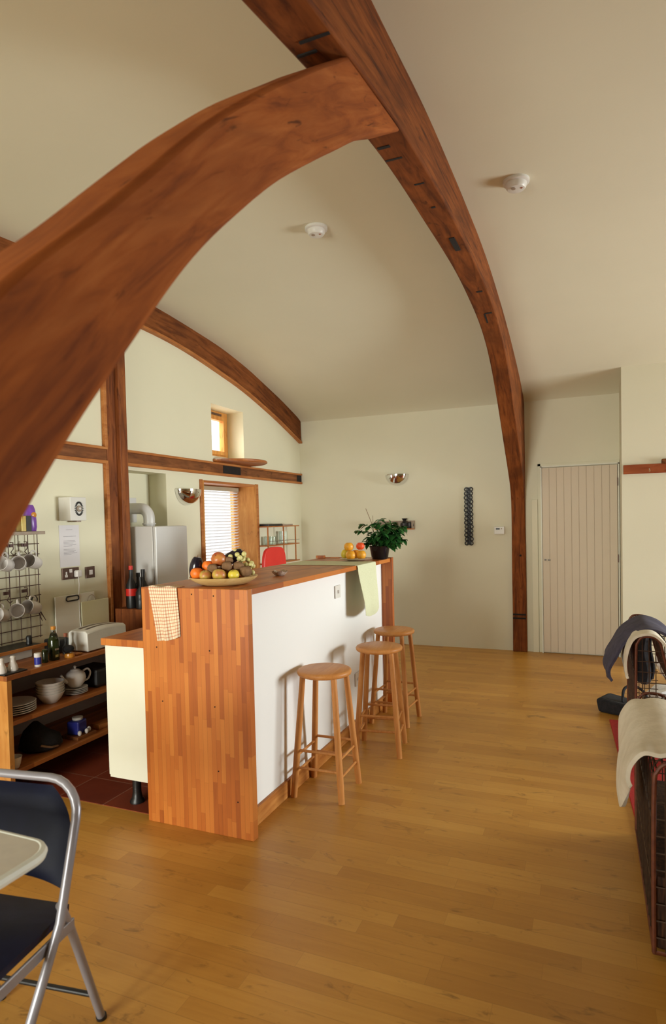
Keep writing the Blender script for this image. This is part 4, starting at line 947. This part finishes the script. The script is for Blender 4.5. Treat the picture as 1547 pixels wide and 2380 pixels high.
# ------------------------------------------------------------------ folding chair and table
# chair frame: local +y = facing direction, +x = chair's right
fc = thing('folding_chair', (0, 0, 0), 'grey tubular folding chair with navy padded seat and back beside the table', 'chair')
tube_r = .0125
def arc(c, r, a0, a1, n=8): return [(c[0]+r*math.cos(a0+(a1-a0)*k/n), c[1]+r*math.sin(a0+(a1-a0)*k/n)) for k in range(n+1)]
hw = .205
def bk(x, s): # point on the front leg/back tube plane: s = height
    yy = (.80-s)*.0
    return None
def ybk(z):   # back tube leans: at floor far forward, at top rearward
    return .33-.62*z if z < .45 else .33-.62*.45-.30*(z-.45)
prof = [(-hw, 0), (-hw, .2), (-hw, .45), (-hw, .62)]+[(-hw+.10-.10*math.cos(a), .71+.10*math.sin(a)) for a in [PI/2*k/6 for k in range(7)]]
prof = prof+[(-x, z) for x, z in reversed(prof)]
MB().tube([(x, ybk(z), z) for x, z in prof], tube_r, 12).build('front_frame', STEEL, fc)
for s in (-1, 1):
    rl = MB().tube([(s*(hw-.012), ybk(.49)-.006, .49), (s*(hw-.026), -.02, .385), (s*(hw-.028), -.145, 0)], tube_r*.95, 12).build('rear_leg', STEEL, fc)
    MB().cyl((s*(hw-.028), -.145, 0), (s*(hw-.028), -.142, .012), .015).build('rubber_foot', BLACK, rl)
    MB().box((s*(hw-.014)-.004, -.02, .385), (s*(hw-.014)+.004, .33, .418)).build('seat_rail', STEEL, fc, smooth=False, bevel=.003)
MB().cyl((-hw+.03, -.115, .10), (hw-.03, -.115, .10), .008).build('rear_stretcher', BLACK, fc)
MB().cyl((-hw, ybk(.14), .14), (hw, ybk(.14), .14), .008).build('front_stretcher', BLACK, fc)
def seatp(u, v):
    x = (u-.5)*2; y = (v-.5)*2; return Vector((x*.178*(1-.06*abs(y)**3), .15+y*.185, .443+.014*(1-x**4)*(1-y**4)))
m = MB(); m.grid(seatp, 16, 16); 
m2 = m.bm; bmesh.ops.recalc_face_normals(m2, faces=m2.faces[:]); bmesh.ops.solidify(m2, geom=m2.faces[:], thickness=.03); m.build('seat', NAVY, fc, label='navy padded seat')
def backp(u, v):
    x = (u-.5)*2; z = .555+.235*v; wd = hw-.014
    if v > .55: wd -= .075*((v-.55)/.45)**2
    k = (1-abs(x)**6)*(1-abs(2*v-1)**6)
    return Vector((x*wd, ybk(z)+.012*k, z-.03*abs(x)**3*(1-v)))
m = MB(); m.grid(backp, 20, 14); bmesh.ops.solidify(m.bm, geom=m.bm.faces[:], thickness=.026); m.build('backrest', NAVY, fc, label='navy padded backrest')
fc.location = (-1.495, 1.19, 0); fc.rotation_euler.z = math.radians(188.5); fc.scale = (1, 1, .925)
# table
tb = thing('dining_table', (-1.7, .45, 0), 'pale grey laminate table with rounded corner at the lower left', 'table')
def rr_poly(x0, y0, x1, y1, r, n=8):
    out = []
    for cx, cy, a in ((x1-r, y1-r, 0), (x0+r, y1-r, PI/2), (x0+r, y0+r, PI), (x1-r, y0+r, 3*PI/2)):
        out += [(cx+r*math.cos(a+PI/2*k/n), cy+r*math.sin(a+PI/2*k/n)) for k in range(n+1)]
    return out
TBX, TBY, TBZ = -1.13, 1.02, .73
rot = rz(math.radians(0))
tbA = MB(); poly = rr_poly(TBX-1.2, TBY-.75, TBX, TBY, .06); tbA.prism(poly, 2, TBZ-.022, TBZ); tbA.build('tabletop', LAMIN, tb, smooth=False)
m = MB(); m.tube([(x, y, TBZ-.011) for x, y in rr_poly(TBX-1.2, TBY-.75, TBX, TBY, .06)], .0125, 8, loop=True); m.build('edge_band', LAMEDGE, tb)
for x in (TBX-1.1, TBX-.3):
    for y in (TBY-.65, TBY-.25): MB().cyl((x, y, 0), (x, y, TBZ-.022), .016).build('leg', STEEL, tb)

# ------------------------------------------------------------------ wire armchairs, throws, rug
rg = tag(MB().prism([(.108, 4.69), (.19, 3.0), (3.4, 3.0), (3.4, 4.69)], 2, 0, .010).build('rug', REDF, smooth=False, bevel=.003), 'red rug under the wire armchairs at the right edge', 'rug')  # unseen right part is widened to cut floor bounce onto the ceiling
ARM = [(0, .012), (0, .30), (.003, .62), (.012, .675), (.035, .705), (.075, .71), (.110, .70), (.130, .67), (.150, .58), (.19, .42), (.20, .38)]
def make_wire_chair():
    t = thing('wire_armchair', (0, 0, 0), 'wire', 'armchair', 'wire mesh armchairs on the red rug'); D_, W_ = .84, .78; r = .0028
    for s in (0, 1):
        def X(x): return x if s == 0 else W_-x
        A = smooth_poly(ARM, 4)
        for yy in (0, D_): MB().tube([(X(x), yy, z+.012) for x, z in A], .0075, 8).build('arm_hoop', RUST, t)
        m = MB()
        n = 13
        for k in range(1, n): yy = D_*k/n; m.tube([(X(x), yy, z+.012) for x, z in A[::2]], r, 5)
        for i in range(0, len(A), 3): x, z = A[i]; m.cyl((X(x), 0, z+.012), (X(x), D_, z+.012), r, seg=5)
        for yy in (0, D_):
            for x in (.035, .07, .105): m.cyl((X(x), yy, .02), (X(x), yy, .705), r, seg=5)
            for z in [.08+.062*q for q in range(10)]: m.cyl((X(0), yy, z), (X(.14 if z > .6 else .19), yy, z), r, seg=5)
        m.build('arm_mesh', DARKWIRE, t)
    m = MB()
    for k in range(15): x = .2+(W_-.4)*k/14; m.tube([(x, 0.0, .02), (x, 0, .39), (x, D_*.9, .36), (x, D_, .62)], r, 5)
    for k in range(5): m.cyl((.19, 0, .03+.09*k), (W_-.19, 0, .03+.05*k), r, seg=5); m.cyl((.19, .02+D_*.85*k/7, .387), (W_-.19, .02+D_*.85*k/7, .387), r, seg=5); m.cyl((.19, D_-.01, .4+.06*k), (W_-.19, D_-.01, .4+.06*k), r, seg=5)
    m.build('seat_mesh', DARKWIRE, t)
    MB().tube([(.19, 0, .39), (W_-.19, 0, .39)], .0075, 8).build('seat_rail', RUST, t)
    MB().tube([(.0, 0, .024), (W_, 0, .024), (W_, D_, .024), (0, D_, .024)], .008, 8, loop=True).build('base_rail', RUST, t)
    MB().box((.2, .03, .40), (W_-.2, D_*.85, .50)).build('seat_cushion', REDF, t, smooth=True, bevel=.03)
    return t
ch = make_wire_chair(); ch.location = (.178, 2.2, .0); ch.scale = (1, 1, .90); ch['label'] = 'wire mesh armchair nearest the camera at the right edge, red cushion inside'
c2 = copy_tree(ch); c2.location = (.235, 3.98, 0.010); c2.scale = (1, 1, 1); c2['label'] = 'wire mesh armchair farther off, near the white door, with jacket over it'
for o_ in list(c2.children):
    if o_.name.startswith('seat_cushion'): bpy.data.objects.remove(o_)
MB().box((.006, .01, .03), (.76, .83, .30)).build('wicker_base', WICKER, ch, smooth=False, bevel=.01)
def drape(name, mat, x0, yA, yB, path, label, cat, th=.012, wob=.015, skew=None):
    """cloth over an arm: path = list of (x, z) from outer hem over the top to inner hem"""
    P = smooth_poly(path, 6)
    def fn(u, v):
        i = u*(len(P)-1); k = min(int(i), len(P)-2); f = i-k
        x = P[k][0]+(P[k+1][0]-P[k][0])*f; z = P[k][1]+(P[k+1][1]-P[k][1])*f; y = yA+(yB-yA)*v
        e = abs(2*u-1)**2
        if skew: dx, dy, dz = skew(u, v); x += dx; y += dy; z += dz
        q = mnoise.noise_vector(Vector((u*4, v*4, x0*9)))*wob*(.25+e)
        return Vector((x0+x+q.x, y+q.y, z+q.z))
    m = MB(); m.grid(fn, 48, 28, th); return tag(m.build(name, mat), label, cat)
drape('cream_throw', THROW, .178, 2.235, 2.88, [(-.060, .33), (-.075, .42), (-.066, .53), (-.02, .635), (.05, .672), (.12, .664), (.17, .625), (.22, .57), (.26, .54)],
      'cream fleece throw over the arm of the nearest wire armchair', 'throw', .014, .018, lambda u, v: (-.02*math.sin(v*PI)*(1-u), 0, (.20*max(0, 1-v/.5)**1.2+.14*max(0, (v-.5)/.5)+.012*math.sin(v*14))*max(0, 1-u/.45)))
drape('cream_throw', THROW, .235, 3.97, 4.25, [(-.050, .48), (-.060, .57), (-.045, .66), (-.01, .725), (.05, .752), (.11, .745), (.16, .69), (.22, .58), (.25, .5)],
      'cream fleece throw over the arm of the farther wire armchair under the jacket', 'throw', .014, .012)
drape('navy_jacket', JACKET, .235, 4.10, 4.50, [(-.13, .44), (-.145, .51), (-.10, .60), (-.05, .69), (.05, .765), (.14, .755), (.22, .69), (.28, .58)],
      'navy jacket draped over the far wire armchair', 'jacket', .016, .02, lambda u, v: (-.03*(1-u)*math.sin(v*3), -.0, .05*(v-.3)*(1-u)))
def garment(u, v): return Vector((.262+.13*u+.01*math.sin(v*8), 4.74+.03*math.sin(u*9)+.04*v, .30+.39*v-.03*math.sin(u*PI)))
tag(MB().grid(garment, 16, 16, .012).build('black_garment', BLKCLOTH), 'black garment hanging inside the far wire armchair behind its mesh', 'clothing')
m = MB(); c = Vector((.10, 4.86, .055)); 
bgm = thing('shoulder_bag', (.16, 4.86, 0), 'flat black shoulder bag lying on the floor past the red rug', 'bag')
m.prism([(-.0, .0), (.36, 0), (.38, .04), (.34, .07), (.02, .105), (-.02, .095)], 1, 0, .2)
for v in m.bm.verts: v.co = rz(-.42) @ v.co+Vector((.035, 4.87, 0))
m.build('body', BLKCLOTH, bgm, smooth=False, bevel=.02)
MB().tube(smooth_poly([(.20, 4.86, .09), (.215, 4.93, .17), (.28, 4.96, .19), (.35, 4.92, .15), (.37, 4.86, .06)], 6), .010, 8).build('strap', BLKCLOTH, bgm)
m = MB(); m.ell((.62, 5.2, .07), (.26, .16, .08), None, 28, 14)
for v in m.bm.verts: v.co += Vector(mnoise.noise_vector(v.co*9))*.045; v.co.z = max(v.co.z, .002)
tag(m.build('plastic_bag', PAPERBAG, smooth=False), 'crumpled white plastic bag on the floor behind the wire armchair', 'bag')
m = MB(); m.ell((.85, 5.75, .20), (.36, .13, .20), None, 28, 14)
for v in m.bm.verts: v.co += Vector(mnoise.noise_vector(v.co*7))*.05; v.co.z = max(v.co.z, .002)
tag(m.build('laundry_bag', PAPERBAG, smooth=False), 'larger white bag standing on the floor near the door, seen through the wire armchair', 'bag')

for o in bpy.data.objects:
    if '_o' in o: del o['_o']
